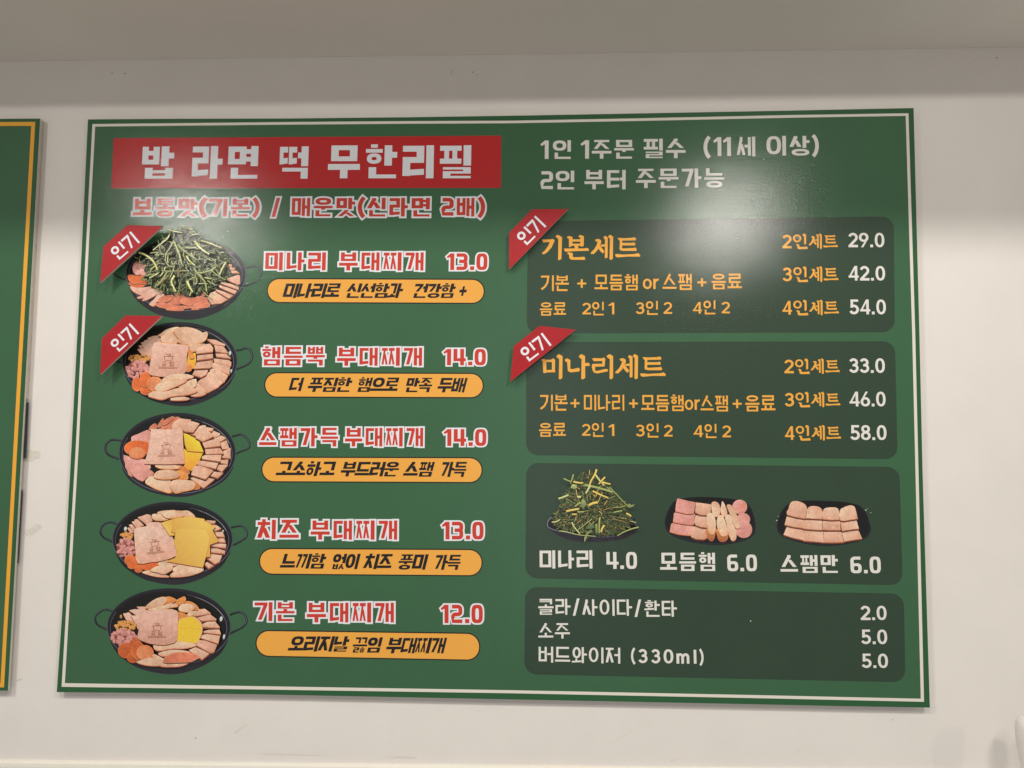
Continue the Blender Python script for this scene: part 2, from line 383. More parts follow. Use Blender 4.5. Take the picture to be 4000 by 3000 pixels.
def arc(cx, cy, rx, ry, a0, a1, n=10): return [(cx + rx * math.cos(math.radians(a0 + (a1 - a0) * i / n)), cy + ry * math.sin(math.radians(a0 + (a1 - a0) * i / n))) for i in range(n + 1)]
def latin(ch, S):
    """returns (advance, primitives) in a cell 1 high"""
    tv, th = S['tv'], S['th']; t = S.get('td', (tv + th) / 2); b = S.get('block'); h = t / 2
    w = .60 if b else .62
    x0, x1, y0, y1 = h, w - h, h, 1 - h; mx, my = w / 2, .5
    if ch == ' ': return .42, []
    if ch == '.': return .26, [('p', [(.03, 0), (.03 + t * 1.1, 0), (.03 + t * 1.1, t * 1.1), (.03, t * 1.1)])]
    if ch == '/': return .50, [('p', [(0, -.06), (t * 1.1, -.06), (.50, 1.04), (.50 - t * 1.1, 1.04)])]
    if ch == '+': return .62, [hb(.0, .60, .45, t * .9), vb(.30, .14, .76, t * .9)]
    if ch == '(': return .36, [('l', arc(.62, .5, .52, .66, 128, 232, 12), t)]
    if ch == ')': return .36, [('l', arc(-.26, .5, .52, .66, 52, -52, 12), t)]
    if ch == '0': return w, [('r', mx, .5, w / 2, .5, t, t * .92, 3.2 if b else 2.25)]
    if ch == '1': return .40, [vb(.40 - t * .6, 0, 1, t * 1.05), ('p', [(.40 - t * 1.1, 1), (.40 - t * .8, 1), (.40 - t * .8, .84 - .02), (.02, .70), (-.03, .80)][:5])]
    if ch == '2':
        if b: return w, [('l', [(x0 - h * .5, y1)] + arc(x1 - .13, y1 - .13, .13, .13, 90, 0, 5) + arc(x1 - .13, .58, .13, .10, 0, -90, 5) + arc(x0 + .13, .34, .13, .14, 90, 180, 5) + [(x0, y0), (w, y0)], t)]
        return w, [('l', arc(mx, 1 - h - .235, w / 2 - h, .235, 165, -38, 12) + [(x0 + .04, y0 + .05)], t), hb(0.01, w, h, t)]
    if ch == '3':
        if b: return w, [('l', [(0, y1)] + arc(x1 - .12, y1 - .12, .12, .12, 90, 0, 5) + arc(x1 - .1, .62, .1, .1, 0, -90, 5) + [(.14, .52)], t), ('l', [(x1 - .14, .52)] + arc(x1 - .12, .40, .12, .12, 90, 0, 5) + arc(x1 - .12, y0 + .12, .12, .12, 0, -90, 5) + [(0, y0)], t)]
        return w, [('l', arc(mx - .01, 1 - h - .20, w / 2 - h - .02, .20, 160, -90, 14), t), ('l', arc(mx - .01, h + .235, w / 2 - h + .01, .235, 90, -160, 14), t), hb(mx - .08, mx + .06, .5 + .015, t * .8)]
    if ch == '4':
        if b: return .64, [vb(x0, .34, 1, t), hb(0, .66, .34, t * .9), vb(.46, 0, .60 if S.get('four') else 1, t)]
        return .66, [vb(.49, 0, 1, t), hb(0, .66, .27, t * .85), ('p', [(.0, .24), (.13, .24), (.52, 1), (.40, 1)])]
    if ch == '5':
        return w, [hb(.08, w - .04, 1 - t * .45, t * .9), ('p', [(.07, .45), (.07 + t, .45), (.09 + t, 1), (.09, 1)]), ('l', [(.07 + h * .6, .50)] + arc(mx - .02, h + .245, w / 2 - h + .02, .245, 120, -155, 14), t)]
    if ch == '6':
        if b: return w, [('l', [(w - .05, y1)] + arc(x0 + .15, y1 - .15, .15, .15, 90, 180, 5) + [(x0, .3)], t), ('r', mx, .30, w / 2, .30, t, t * .92, 3.0)]
        return w, [('r', mx, .315, w / 2, .315, t, t * .9, 2.1), ('p', [(.00, .36), (.13, .42), (.50, 1), (.34, 1)])]
    if ch == '9': return w, [('r', mx, .685, w / 2, .315, t, t * .9, 2.1), ('p', [(w, .64), (w - .13, .58), (w - .50, 0), (w - .34, 0)])]
    if ch == '8': return w, [('r', mx, .74, w / 2 - .03, .26, t, t * .85, 2.1), ('r', mx, .285, w / 2, .285, t, t * .85, 2.1)]
    if ch == 'o': return .58, [('r', .28, .34, .28, .34, t * .9, t * .8, 2.1)]
    if ch == 'r': return .36, [vb(t * .5, 0, .68, t * .95), ('l', arc(.34, .36, .26, .27, 165, 88, 6), t * .9)]
    if ch == 'l': return .26, [vb(.06 + h, 0, 1, t)]
    if ch == 'm': return .82, [vb(h, 0, .68, t)] + [('l', [(c_ + .15, 0), (c_ + .15, .44)] + arc(c_ + .01, .44, .14, .18, 0, 170, 8), t * .95) for c_ in (.22, .55)]
    return .5, []

def grow(p, e):
    """offset a convex counter-clockwise polygon outward by e with mitred corners"""
    n = len(p); ar = sum(p[i][0] * p[(i + 1) % n][1] - p[(i + 1) % n][0] * p[i][1] for i in range(n))
    if ar < 0: p = p[::-1]
    if e == 0: return p
    o = []
    for i in range(n):
        a, b, c = p[i - 1], p[i], p[(i + 1) % n]
        d1 = (b[0] - a[0], b[1] - a[1]); d2 = (c[0] - b[0], c[1] - b[1])
        l1 = math.hypot(*d1) or 1e-9; l2 = math.hypot(*d2) or 1e-9
        n1 = (d1[1] / l1, -d1[0] / l1); n2 = (d2[1] / l2, -d2[0] / l2)
        k = 1 + n1[0] * n2[0] + n1[1] * n2[1]; k = max(k, .35)
        o.append((b[0] + e * (n1[0] + n2[0]) / k, b[1] + e * (n1[1] + n2[1]) / k))
    return o
def polys_of(prims, e=0.0):
    out = []
    for p in prims:
        if p[0] == 'p': out.append(grow(p[1], e))
        elif p[0] == 'r':
            _, cx, cy, rx, ry, tx, ty, k = p; N = 28
            def sup(a, rx, ry):
                c, s = math.cos(a), math.sin(a)
                return (cx + rx * math.copysign(abs(c) ** (2 / k), c), cy + ry * math.copysign(abs(s) ** (2 / k), s))
            ix, iy = rx - tx - e, ry - ty - e
            for i in range(N):
                a, b = 2 * math.pi * i / N, 2 * math.pi * (i + 1) / N
                if ix > .012 and iy > .012: out.append([sup(a, rx + e, ry + e), sup(b, rx + e, ry + e), sup(b, ix, iy), sup(a, ix, iy)])
                else: out.append([sup(a, rx + e, ry + e), sup(b, rx + e, ry + e), (cx, cy)])
        else:
            pts, t = p[1], p[2] + 2 * e
            if e:
                (ax, ay), (bx, by) = pts[0], pts[1]; l = math.hypot(bx - ax, by - ay) or 1; s0 = (ax - (bx - ax) / l * e, ay - (by - ay) / l * e)
                (ax, ay), (bx, by) = pts[-1], pts[-2]; l = math.hypot(bx - ax, by - ay) or 1; s1 = (ax - (bx - ax) / l * e, ay - (by - ay) / l * e)
                pts = [s0] + list(pts[1:-1]) + [s1]
            rb = ribbon(pts, t); n = len(pts)
            for i in range(n - 1): out.append([rb[i], rb[i + 1], rb[2 * n - 2 - i], rb[2 * n - 1 - i]])
    return out

STY = dict(
    title=dict(tv=.235, th=.178, block=1, gap=.14),
    A=dict(tv=.205, th=.162, td=.205, block=1, gap=.16),
    N=dict(tv=.180, th=.142, td=.182, block=1, gap=.13, four=0),
    I=dict(tv=.222, th=.175, td=.20, block=1, gap=-.01, slant=.24),
    B=dict(tv=.135, th=.120, td=.148, gap=.10, curve=1),
    D=dict(tv=.142, th=.125, td=.168, gap=.10, curve=1),
    K=dict(tv=.140, th=.115, td=.160, gap=.12, curve=1, brush=1),
    T=dict(tv=.150, th=.145, gap=.06),
)
CW = 0.90
# brush-like heading letters, drawn outline by outline: (x left, x right, y top, y bottom, outlines)
def k_(x0, x1, y0, y1, *pl): return ((x1 - x0) / (y1 - y0), [[((a - x0) / (y1 - y0), (y1 - b) / (y1 - y0)) for a, b in p] for p in pl])
KG = {
 '기': k_(865, 1300, 768, 1318, [(872, 870), (1060, 868), (1090, 856), (1138, 885), (1130, 915), (1075, 1040), (990, 1140), (910, 1192), (865, 1168), (930, 1110), (1000, 1010), (1038, 925), (1000, 925), (900, 935), (880, 900)],
          [(1160, 802), (1190, 770), (1240, 785), (1295, 825), (1290, 1000), (1283, 1290), (1240, 1312), (1212, 1316), (1215, 1100), (1214, 860), (1190, 835), (1162, 817)]),
 '본': k_(1375, 1905, 768, 1318, [(1440, 832), (1455, 798), (1510, 800), (1558, 818), (1555, 1000), (1500, 1036), (1482, 1030), (1482, 860)], [(1683, 808), (1700, 775), (1750, 782), (1798, 800), (1793, 1010), (1745, 1028), (1722, 1005), (1722, 840)],
          [(1550, 868), (1730, 866), (1730, 916), (1550, 916)], [(1550, 960), (1730, 960), (1730, 1006), (1550, 1006)], [(1600, 1000), (1680, 1000), (1676, 1070), (1604, 1070)],
          [(1378, 1068), (1420, 1064), (1800, 1063), (1860, 1050), (1903, 1075), (1900, 1115), (1640, 1120), (1410, 1134), (1385, 1100)],
          [(1448, 1178), (1460, 1145), (1510, 1150), (1565, 1165), (1562, 1240), (1600, 1254), (1740, 1248), (1800, 1240), (1825, 1265), (1822, 1308), (1540, 1306), (1500, 1285), (1488, 1240), (1488, 1200)]),
 '세': k_(768, 962, 303, 525, [(806, 346), (834, 338), (858, 352), (858, 372), (846, 404), (824, 440), (796, 470), (772, 470), (770, 458), (800, 428), (820, 392), (828, 366), (812, 360)], [(832, 408), (846, 398), (866, 420), (886, 448), (872, 466), (856, 452), (838, 428)],
          [(856, 388), (894, 386), (894, 405), (852, 407)], [(878, 322), (892, 312), (914, 326), (913, 500), (896, 508), (889, 502), (890, 345), (880, 335)], [(918, 313), (936, 303), (960, 320), (957, 512), (940, 522), (929, 514), (932, 338), (920, 328)]),
 '트': k_(984, 1198, 303, 525, [(1008, 330), (1060, 333), (1130, 330), (1150, 324), (1163, 338), (1160, 352), (1050, 354), (1046, 352), (1044, 430), (1022, 430), (1025, 356), (1012, 345)], [(1040, 374), (1130, 374), (1146, 368), (1157, 382), (1154, 396), (1040, 396)],
          [(1024, 418), (1060, 422), (1140, 418), (1158, 414), (1168, 428), (1165, 443), (1050, 443), (1030, 438), (1022, 428)], [(985, 472), (1000, 470), (1050, 475), (1150, 470), (1180, 462), (1197, 478), (1195, 493), (1090, 492), (1005, 500), (990, 492)]),
 '미': k_(300, 470, 268, 470, [(303, 310), (328, 307), (342, 318), (344, 408), (336, 420), (320, 416), (316, 330)], [(330, 312), (375, 313), (395, 302), (411, 314), (408, 331), (330, 331)], [(386, 318), (410, 316), (408, 412), (386, 412)], [(336, 394), (409, 392), (411, 411), (336, 414)],
          [(420, 282), (440, 268), (467, 284), (465, 456), (450, 468), (438, 464), (441, 306), (425, 296)]),
 '나': k_(495, 688, 268, 470, [(497, 310), (516, 302), (540, 316), (538, 384), (560, 387), (600, 376), (614, 388), (604, 406), (540, 413), (520, 402), (515, 334), (500, 324)], [(604, 282), (624, 268), (651, 284), (652, 456), (634, 468), (621, 464), (625, 308), (608, 296)], [(648, 340), (676, 336), (688, 350), (684, 362), (648, 363)]),
 '리': k_(698, 864, 268, 470, [(703, 303), (722, 300), (775, 302), (792, 295), (804, 308), (800, 323), (714, 324)], [(780, 312), (802, 312), (798, 362), (778, 362)], [(702, 348), (720, 345), (799, 345), (798, 366), (722, 368)], [(702, 350), (724, 350), (726, 400), (708, 404), (700, 372)], [(704, 394), (724, 400), (745, 400), (800, 386), (822, 388), (822, 404), (745, 421), (718, 415)],
          [(813, 282), (835, 268), (862, 284), (861, 456), (846, 467), (834, 462), (837, 308), (818, 296)]),
 '인': k_(0, 190, 0, 200, *[[(56 + 54 * math.cos(a), 62 + 50 * math.sin(a)), (56 + 54 * math.cos(b), 62 + 50 * math.sin(b)), (56 + 30 * math.cos(b), 62 + 30 * math.sin(b)), (56 + 30 * math.cos(a), 62 + 30 * math.sin(a))] for a, b in [(i * math.pi / 12, (i + 1) * math.pi / 12) for i in range(24)]],
          [(124, 14), (146, 0), (172, 16), (171, 128), (158, 140), (144, 136), (146, 40), (128, 28)], [(38, 140), (52, 132), (82, 142), (82, 168), (100, 172), (160, 168), (178, 164), (190, 176), (188, 196), (76, 198), (58, 188), (56, 158)]),
}
def layout(s, S):
    x, out = 0.0, []
    for ch in s:
        if 0xAC00 <= ord(ch) <= 0xD7A3:
            if S.get('brush') and ch in KG:
                a, pls = KG[ch]; out.append((x, 1.0, [('p', p) for p in pls])); x += a + S['gap'] * .5; continue
            cw = CW
            if S.get('brush'): cw = .98 if JUNG[((ord(ch) - 0xAC00) % 588) // 28] in 'ㅗㅜㅡㅛ' else .84
            out.append((x, cw, syllable(ch, S))); x += cw + S['gap']
        else:
            a, pr = latin(ch, S); out.append((x, 1.0, pr)); x += a + S['gap'] * .7
    return out, x - S['gap'] * ((.5 if S.get('brush') else 1) if 0xAC00 <= ord(s[-1]) <= 0xD7A3 else .7)
def word_polys(s, box, S, e=0.0, Y=0.0):
    """box = (x_left, x_right, top_left, bottom_left, top_right, bottom_right) in photograph pixels"""
    xl, xr, tl, bl, tr, br = box
    g, total = layout(s, S)
    ML, MR = P(xl, (tl + bl) / 2, Y), P(xr, (tr + br) / 2, Y)
    T, B = P((xl + xr) / 2, (tl + tr) / 2, Y), P((xl + xr) / 2, (bl + br) / 2, Y)
    hgt = math.hypot(T[0] - B[0], T[1] - B[1]); wid = math.hypot(MR[0] - ML[0], MR[1] - ML[1])
    u = ((MR[0] - ML[0]) / wid, (MR[1] - ML[1]) / wid); n = (-u[1], u[0]); sl = S.get('slant', 0)
    tot = total + sl
    out = []
    for x, cw, prims in g:
        if cw != 1.0 or True:
            def sx(p): return p
            prims = [scale_x(p, cw) for p in prims]
        for pl in polys_of(prims, e):
            q = []
            for a, b in pl:
                a2 = (x + a + sl * b) / tot * wid; b2 = (b - .5) * hgt
                q.append((ML[0] + u[0] * a2 + n[0] * b2, ML[1] + u[1] * a2 + n[1] * b2))
            out.append(q)
    return out
def scale_x(p, k):
    if p[0] == 'p': return ('p', [(a * k, b) for a, b in p[1]])
    if p[0] == 'l': return ('l', [(a * k, b) for a, b in p[1]], p[2])
    return ('r', p[1] * k, p[2], p[3] * k, p[4], p[5], p[6], p[7])

def lettering(words, sty, mat, parent, y, outline=None, name='lettering', ow=.085):
    """one object per printed word; the outline is a child of its word"""
    S = STY[sty]
    for k, (s, *b) in enumerate(words):
        if len(b) == 4: b = (b[0], b[1], b[2], b[3], b[2], b[3])
        o = flat(name, word_polys(s, b, S), MAT[mat], parent, y)
        if outline: flat('letter_outline', word_polys(s, b, S, ow), MAT[outline], o, y + 6e-5 + k * 2e-6)

# ------------------------------------------------------------------ wall, ceiling, trim
WY = 0.018                                    # wall surface; the board's face is at 0
NOB = Vector((0, 0, 0))
def plane(name, pts, mat):
    me = bpy.data.meshes.new(name); me.from_pydata(pts, [], [list(range(len(pts)))]); me.update()
    return structure(link(name, me, mat, None))
def box(name, a, b, mat, parent=None, bev=0.0):
    import bmesh
    bm = bmesh.new(); bmesh.ops.create_cube(bm, size=1)
    base = BASE[parent.name] if parent else NOB
    for v in bm.verts:
        v.co = Vector(((a[0] + b[0]) / 2 + v.co.x * (b[0] - a[0]), (a[1] + b[1]) / 2 + v.co.y * (b[1] - a[1]), (a[2] + b[2]) / 2 + v.co.z * (b[2] - a[2]))) - base
    if bev: bmesh.ops.bevel(bm, geom=bm.edges[:], offset=bev, segments=3, affect='EDGES', profile=.5)
    me = bpy.data.meshes.new(name); bm.to_mesh(me); bm.free()
    return link(name, me, mat, parent)
LED0, LED1 = P(0, 2967, WY), P(2400, 2993, WY)
wall = box('wall', (-2.5, WY, 0.0), (4.6, WY + .12, CEIL + .004), MAT['wall']); structure(wall)
ceil = box('ceiling', (-2.5, -.66, CEIL), (4.6, WY - .0005, CEIL + 1.3), MAT['ceil'], bev=0); structure(ceil)
c2 = box('ceiling', (-2.5, -5.0, CEIL + 1.2), (4.6, -.661, CEIL + 1.27), MAT['ceil']); structure(c2)
# pale rail along the foot of the visible wall, following its slight slope
rail = bpy.data.meshes.new('wall_rail')
ra, rb = P(-900, 2958, WY), P(4900, 3020, WY)
prof = [(0, 0), (-.004, -.0006), (-.0075, -.004), (-.009, -.010), (-.009, -.030), (-.004, -.034), (0, -.034)]
vs = [(p_[0], WY + y_, p_[1] + z_) for p_ in (ra, rb) for y_, z_ in prof]; k_ = len(prof)
rail.from_pydata(vs, [], [[i, k_ + i, k_ + i + 1, i + 1] for i in range(k_ - 1)]); rail.update()
structure(link('wall_rail', rail, MAT['trim'], None))

random.seed(4)
def decal(name, px, py, poly, mat, parent=wall):
    pl = [P(px + a, py + b, WY) for a, b in poly]
    V, F = tri([pl])
    me = mesh_from(name, [(a, WY - .0003, b) for a, b in V], [f[::-1] for f in F], NOB)
    return link(name, me, MAT[mat], parent)
def pock(px, py, r):
    r *= .75
    decal('nail_hole', px, py, ell(0, 0, r, r * random.uniform(.8, 1.2), 9, random.random()), 'nail')
for a, b, r in ((438, 285, 3), (488, 287, 3.4), (1763, 279, 2.2), (1763, 287, 2.4), (1848, 282, 3), (1863, 293, 2.2), (3894, 226, 4), (3810, 237, 1.6), (765, 2883, 3), (3486, 2811, 2.2)): pock(a, b, r)
decal('scuff_mark', 935, 2848, ribbon([(-18, 16), (-4, 4), (10, -6), (30, -18)], 7, 2), 'smear')
decal('scuff_mark', 3125, 2927, ribbon([(-6, 7), (0, 0), (8, -6)], 2.4, 1), 'smear')
decal('scuff_mark', 1120, 2945, smooth([(-120, -3), (-40, 0), (60, 2), (130, 4), (128, 6), (40, 5), (-60, 3)], 3), 'smear')
decal('scuff_mark', 1560, 2958, smooth([(-60, -1), (0, -2), (70, 1), (60, 4), (0, 2)], 3), 'smear')
decal('scuff_mark', 2650, 2965, ribbon([(-30, 8), (-10, 0), (20, -6)], 2.5, 1), 'smear')
decal('scuff_mark', 120, 1780, smooth([(-20, -18), (4, -22), (10, -17), (34, -16), (36, 10), (12, 14), (8, 22), (-22, 18)], 3), 'smear')
decal('scuff_mark', 125, 2070, smooth([(-26, 2), (0, -8), (20, -24), (40, -10), (16, 8), (-6, 24), (-28, 20)], 3), 'smear')
decal('scuff_mark', 70, 2655, smooth([(-8, 5), (10, -6), (18, -2), (4, 5)], 3), 'smear')
decal('scuff_mark', 2555, 2845, ribbon([(-160, 58), (-90, 10), (-20, -30), (0, -36)], 1.2, .6), 'smear')

# ------------------------------------------------------------------ neighbour board at the left edge
LB = thing('menu_board', 'green board with one amber border line, cut off by the left edge of the photo', 'menu board', (P(0, 2699)[0] - .3, 0, P(0, 2699)[1]), 'menu boards on the wall')
lx = 560
def lb(px, py, dy=0.0): return P(px, py, dy)
slab('panel', [lb(157, 463), lb(-lx, 468), lb(-lx, 2694), lb(31, 2698)], 0.0, .004, [MAT['edge'], MAT['foam']], LB)
slab('backing_board', [lb(160, 465, .006), lb(-lx, 470, .006), lb(-lx, 2696, .006), lb(34, 2700, .006)], .0045, .010, [MAT['plastic'], MAT['foam']], LB)
slab('wall_batten', [lb(164, 470, .012), lb(130, 472, .012), lb(70, 1560, .012), lb(105, 1560, .012)], .0105, WY - .0005, [MAT['batten'], MAT['batten']], LB)
slab('dark_strip', [lb(112, 1571, .011), lb(100, 1571, .011), lb(90, 1790, .011), lb(102, 1790, .011)], .0105, .0115, [MAT['darkgap'], MAT['darkgap']], LB)
slab('dark_strip', [lb(89.5, 1915, .011), lb(80, 1915, .011), lb(64, 2200, .011), lb(72.5, 2200, .011)], .0105, .0115, [MAT['darkgap'], MAT['darkgap']], LB)
o_ = [(138, 476), (-lx, 480), (-lx, 2682), (16, 2685)]; i_ = [(122, 492), (-lx, 494), (-lx, 2668), (2, 2670)]
flat('border_line', [[P(*o_[0]), P(*i_[0]), P(*i_[1]), P(*o_[1])], [P(*o_[0]), P(*o_[3]), P(*i_[3]), P(*i_[0])], [P(*o_[3]), P(*o_[2]), P(*i_[2]), P(*i_[3])]], MAT['gborder'], LB, -.0002)
inn = [(121, 494), (-lx, 496), (-lx, 2666), (1, 2668)]
flat('panel_field', [[P(*q) for q in inn]], MAT['green'], LB, -.0001)

# ------------------------------------------------------------------ the menu board
MB_ = thing('menu_board', 'large green menu board with white border, five pan dishes and prices', 'menu board', (P(1900, 2735)[0], 0, P(1900, 2735)[1]), 'menu boards on the wall')
OUT = [(343.6, 466.5), (700, 464), (1100, 463), (1600, 458), (2000, 452), (2500, 443), (3085, 432), (3568.7, 422), (3591.5, 1300), (3604, 1850), (3632, 2750),
       (3633, 2764), (3300, 2758.5), (3000, 2752), (2000, 2732), (1000, 2712), (600, 2707), (221.7, 2703.6), (249, 2300), (279, 1750), (318, 1000)]
slab('panel', [P(*q) for q in OUT], 0.0, .0045, [MAT['edge'], MAT['foam']], MB_)
bo = [(361, 484.5), (1100, 476.8), (1600, 473), (2000, 471.5), (2500, 462), (3085, 449.5), (3548.6, 442.5), (3575, 1300), (3588, 1850), (3609.4, 2741.4), (3000, 2728), (2000, 2708), (1000, 2693), (240.7, 2682.8), (296, 1750), (334, 1000)]
bi = [(372, 494.5), (1100, 487.2), (1600, 483.5), (2000, 481.5), (2500, 472.5), (3085, 460), (3537.6, 452.7), (3563, 1300), (3576, 1850), (3596.7, 2729.2), (3000, 2716), (2000, 2696), (1000, 2680), (253.4, 2668.3), (307, 1750), (345, 1000)]
flat('border_line', [[P(*bo[i]), P(*bo[(i + 1) % 16]), P(*bi[(i + 1) % 16]), P(*bi[i])] for i in range(16)], MAT['cream'], MB_, -.0001)
flat('panel_field', [[P(*q) for q in bi]], MAT['green'], MB_, -.00016)
for a, b in ((890, 904), (872, 925), (2864, 916), (2880, 931), (2983, 621), (2932, 2426)):
    import bmesh
    bm = bmesh.new(); bmesh.ops.create_uvsphere(bm, u_segments=10, v_segments=6, radius=.0013)
    x_, z_ = P(a, b); off = Vector((x_, -.0004, z_)) - BASE[MB_.name]
    for v in bm.verts: v.co = Vector((v.co.x, v.co.y * .6, v.co.z)) + off
    me = bpy.data.meshes.new('pin_head'); bm.to_mesh(me); bm.free(); link('pin_head', me, MAT['pin'], MB_)

# rounded dark panels
def rrect(c, r):
    """c = four pixel corners (tl, tr, br, bl); rounded with radius r px"""
    out = []
    for i in range(4):
        a, b, d = c[i - 1], c[i], c[(i + 1) % 4]
        u = ((a[0] - b[0]), (a[1] - b[1])); v = ((d[0] - b[0]), (d[1] - b[1])); lu, lv = math.hypot(*u), math.hypot(*v)
        u = (u[0] / lu, u[1] / lu); v = (v[0] / lv, v[1] / lv)
        for k in range(9):
            t = math.pi / 2 * k / 8
            out.append((b[0] + r * (u[0] * (1 - math.sin(t)) + v[0] * (1 - math.cos(t))), b[1] + r * (u[1] * (1 - math.sin(t)) + v[1] * (1 - math.cos(t)))))
    return out
def info(c, r=48):
    return flat('info_panel', [[P(*q) for q in rrect(c, r)]], MAT['dark'], MB_, -.00026)
p1 = info([(2062, 864), (3491, 845), (3495.5, 1298), (2057, 1303)])
p2 = info([(2056, 1336), (3496, 1333), (3506, 1794), (2055, 1778)])
p3 = info([(2055.5, 1808), (3513, 1824), (3526, 2286), (2052, 2259)])
p4 = info([(2051, 2292), (3530, 2319), (3537, 2665), (2048, 2634)])

# headline
ban = flat('headline_banner', [[P(444, 540), P(1957, 530), P(1957, 734), P(435, 736)]], MAT['red'], MB_, -.00026)
lettering([('밥', 553, 680, 572, 698), ('라면', 749, 1010, 571, 698), ('떡', 1090, 1206, 572, 698), ('무한리필', 1282, 1842, 568, 697, 568, 696)], 'title', 'cool', ban, -.0005)
lettering([('보통맛', 520, 771, 776, 846), ('(', 778, 810, 776, 846), ('기본', 815, 976, 776, 846), (')', 986, 1015, 776, 846), ('/', 1062, 1094, 775, 844),
           ('매운맛', 1139, 1387, 773, 845), ('(', 1398, 1427, 773, 847), ('신라면', 1434, 1680, 773, 846), ('2', 1724, 1772, 773, 843), ('배', 1783, 1854, 773, 846), (')', 1866, 1895, 773, 847)],
          'A', 'redtext', MB_, -.0005, 'cool', ow=.09)
rows = [
 ([('미나리', 1035, 1274, 986, 1056), ('부대찌개', 1325, 1656, 986, 1057)], ('13.0', 1747, 1904, 990, 1055)),
 ([('햄듬뿍', 1023, 1269, 1355, 1428), ('부대찌개', 1317, 1650, 1358, 1429)], ('14.0', 1734, 1898, 1363, 1427)),
 ([('스팸가득', 1013, 1321, 1671, 1744), ('부대찌개', 1348, 1654, 1671, 1744)], ('14.0', 1735, 1900, 1676, 1742)),
 ([('치즈', 1003, 1168, 2030, 2106), ('부대찌개', 1214, 1553, 2033, 2108)], ('13.0', 1728, 1889, 2038, 2107)),
 ([('기본', 993, 1151, 2352, 2426), ('부대찌개', 1199, 1540, 2354, 2431)], ('12.0', 1724, 1886, 2362, 2434))]
for nm, pr in rows:
    lettering(nm, 'A', 'redtext', MB_, -.0005, 'cool', name='dish_name')
    lettering([pr], 'A', 'redtext', MB_, -.0005, 'cool', name='price')
pills = [
 ((1042, 1894), (1086, 1184), (1089, 1187.5), [('미나리로', 1102, 1337, 1107, 1164), ('신선함과', 1347, 1581, 1107, 1164), ('건강함', 1608, 1784, 1108, 1164), ('+', 1790, 1830, 1104, 1164)]),
 ((1032, 1890), (1453.5, 1553), (1456.6, 1556), [('더', 1126, 1190, 1475, 1528), ('푸짐한', 1198, 1380, 1475, 1531), ('햄으로', 1390, 1565, 1475, 1531), ('만족', 1579, 1695, 1476, 1532), ('두배', 1705, 1828, 1476, 1533)]),
 ((1020.7, 1885.5), (1783.5, 1884), (1785.7, 1887.4), [('고소하고', 1076, 1319, 1803, 1860), ('부드러운', 1327, 1566, 1804, 1861), ('스팸', 1573, 1700, 1804, 1862), ('가득', 1716, 1829, 1804, 1863)]),
 ((1011.6, 1885.5), (2140, 2244.8), (2144.4, 2251.5), [('느끼함', 1092, 1279, 2163, 2221), ('없이', 1291, 1410, 2163, 2223), ('치즈', 1415, 1541, 2164, 2223), ('풍미', 1550, 1676, 2165, 2225), ('가득', 1691, 1806, 2167, 2226)]),
 ((998, 1876), (2460, 2565), (2472, 2581.5), [('오리지날', 1123, 1369, 2485, 2545), ('끓임', 1372, 1497, 2489, 2549), ('부대찌개', 1504, 1748, 2491, 2552)])]
for (xa, xb), (ta, ba), (tb, bb), words in pills:
    o = flat('caption_pill_rim', [[P(*q) for q in rrect([(xa, ta), (xb, tb), (xb, bb), (xa, ba)], (ba - ta) / 2)]], MAT['black'], MB_, -.00026)
    e = 4.6
    o2 = flat('caption_pill', [[P(*q) for q in rrect([(xa + e, ta + e), (xb - e, tb + e), (xb - e, bb - e), (xa + e, ba - e)], (ba - ta) / 2 - e)]], MAT['pill'], MB_, -.00034)
    lettering(words, 'I', 'black', o2, -.0005)

# right header
lettering([('1', 2113, 2144, 549, 621), ('인', 2158, 2231, 548, 621), ('1', 2270, 2302, 548, 620), ('주문', 2312, 2476, 547, 620), ('필수', 2513, 2678, 542, 618), ('(', 2747, 2776, 536, 614), ('11', 2788, 2856, 536, 610), ('세', 2877, 2951, 534, 611), ('이상', 2992, 3162, 531, 608), (')', 3171, 3199, 530, 609)], 'N', 'white', MB_, -.0005, name='notice_lettering')
lettering([('2', 2111, 2160, 669, 739), ('인', 2169, 2244, 667, 740), ('부터', 2283, 2445, 664, 740), ('주문가능', 2484, 2829, 660, 735, 657, 733)], 'N', 'white', MB_, -.0005, name='notice_lettering')

# set menus
lettering([('기본세트', 2116, 2501, 917, 1017)], 'K', 'orange', p1, -.0005)
lettering([('기본', 2112, 2222, 1076, 1137), ('+', 2255, 2291, 1078, 1132), ('모듬햄', 2322, 2492, 1073, 1134), ('or', 2511, 2574, 1070, 1129), ('스팸', 2588, 2703, 1070, 1132.5), ('+', 2724, 2761, 1074, 1127), ('음료', 2779, 2898, 1069, 1130)], 'B', 'orange', p1, -.0005)
lettering([('음료', 2109, 2211, 1181, 1233), ('2', 2274, 2308, 1183, 1228), ('인', 2312, 2359, 1179, 1232), ('1', 2378, 2400, 1182, 1228), ('3', 2483, 2517, 1181, 1227), ('인', 2522, 2570, 1176, 1230), ('2', 2591.5, 2625, 1180, 1226), ('4', 2706, 2742, 1180, 1225), ('인', 2747, 2795, 1174, 1228), ('2', 2818, 2851, 1179, 1224)], 'B', 'orange', p1, -.0005)
lettering([('미나리세트', 2112, 2600.5, 1383, 1483)], 'K', 'orange', p2, -.0005)
lettering([('기본', 2109, 2217, 1542, 1604), ('+', 2228.5, 2265, 1545, 1600), ('미나리', 2280, 2439, 1542, 1604), ('+', 2457, 2493, 1546, 1601), ('모듬햄', 2504.5, 2671, 1543, 1605.5), ('or', 2674.5, 2734, 1542, 1601), ('스팸', 2736, 2844, 1545, 1607), ('+', 2861.5, 2898, 1547, 1602), ('음료', 2911, 3028, 1544, 1607)], 'B', 'orange', p2, -.0005)
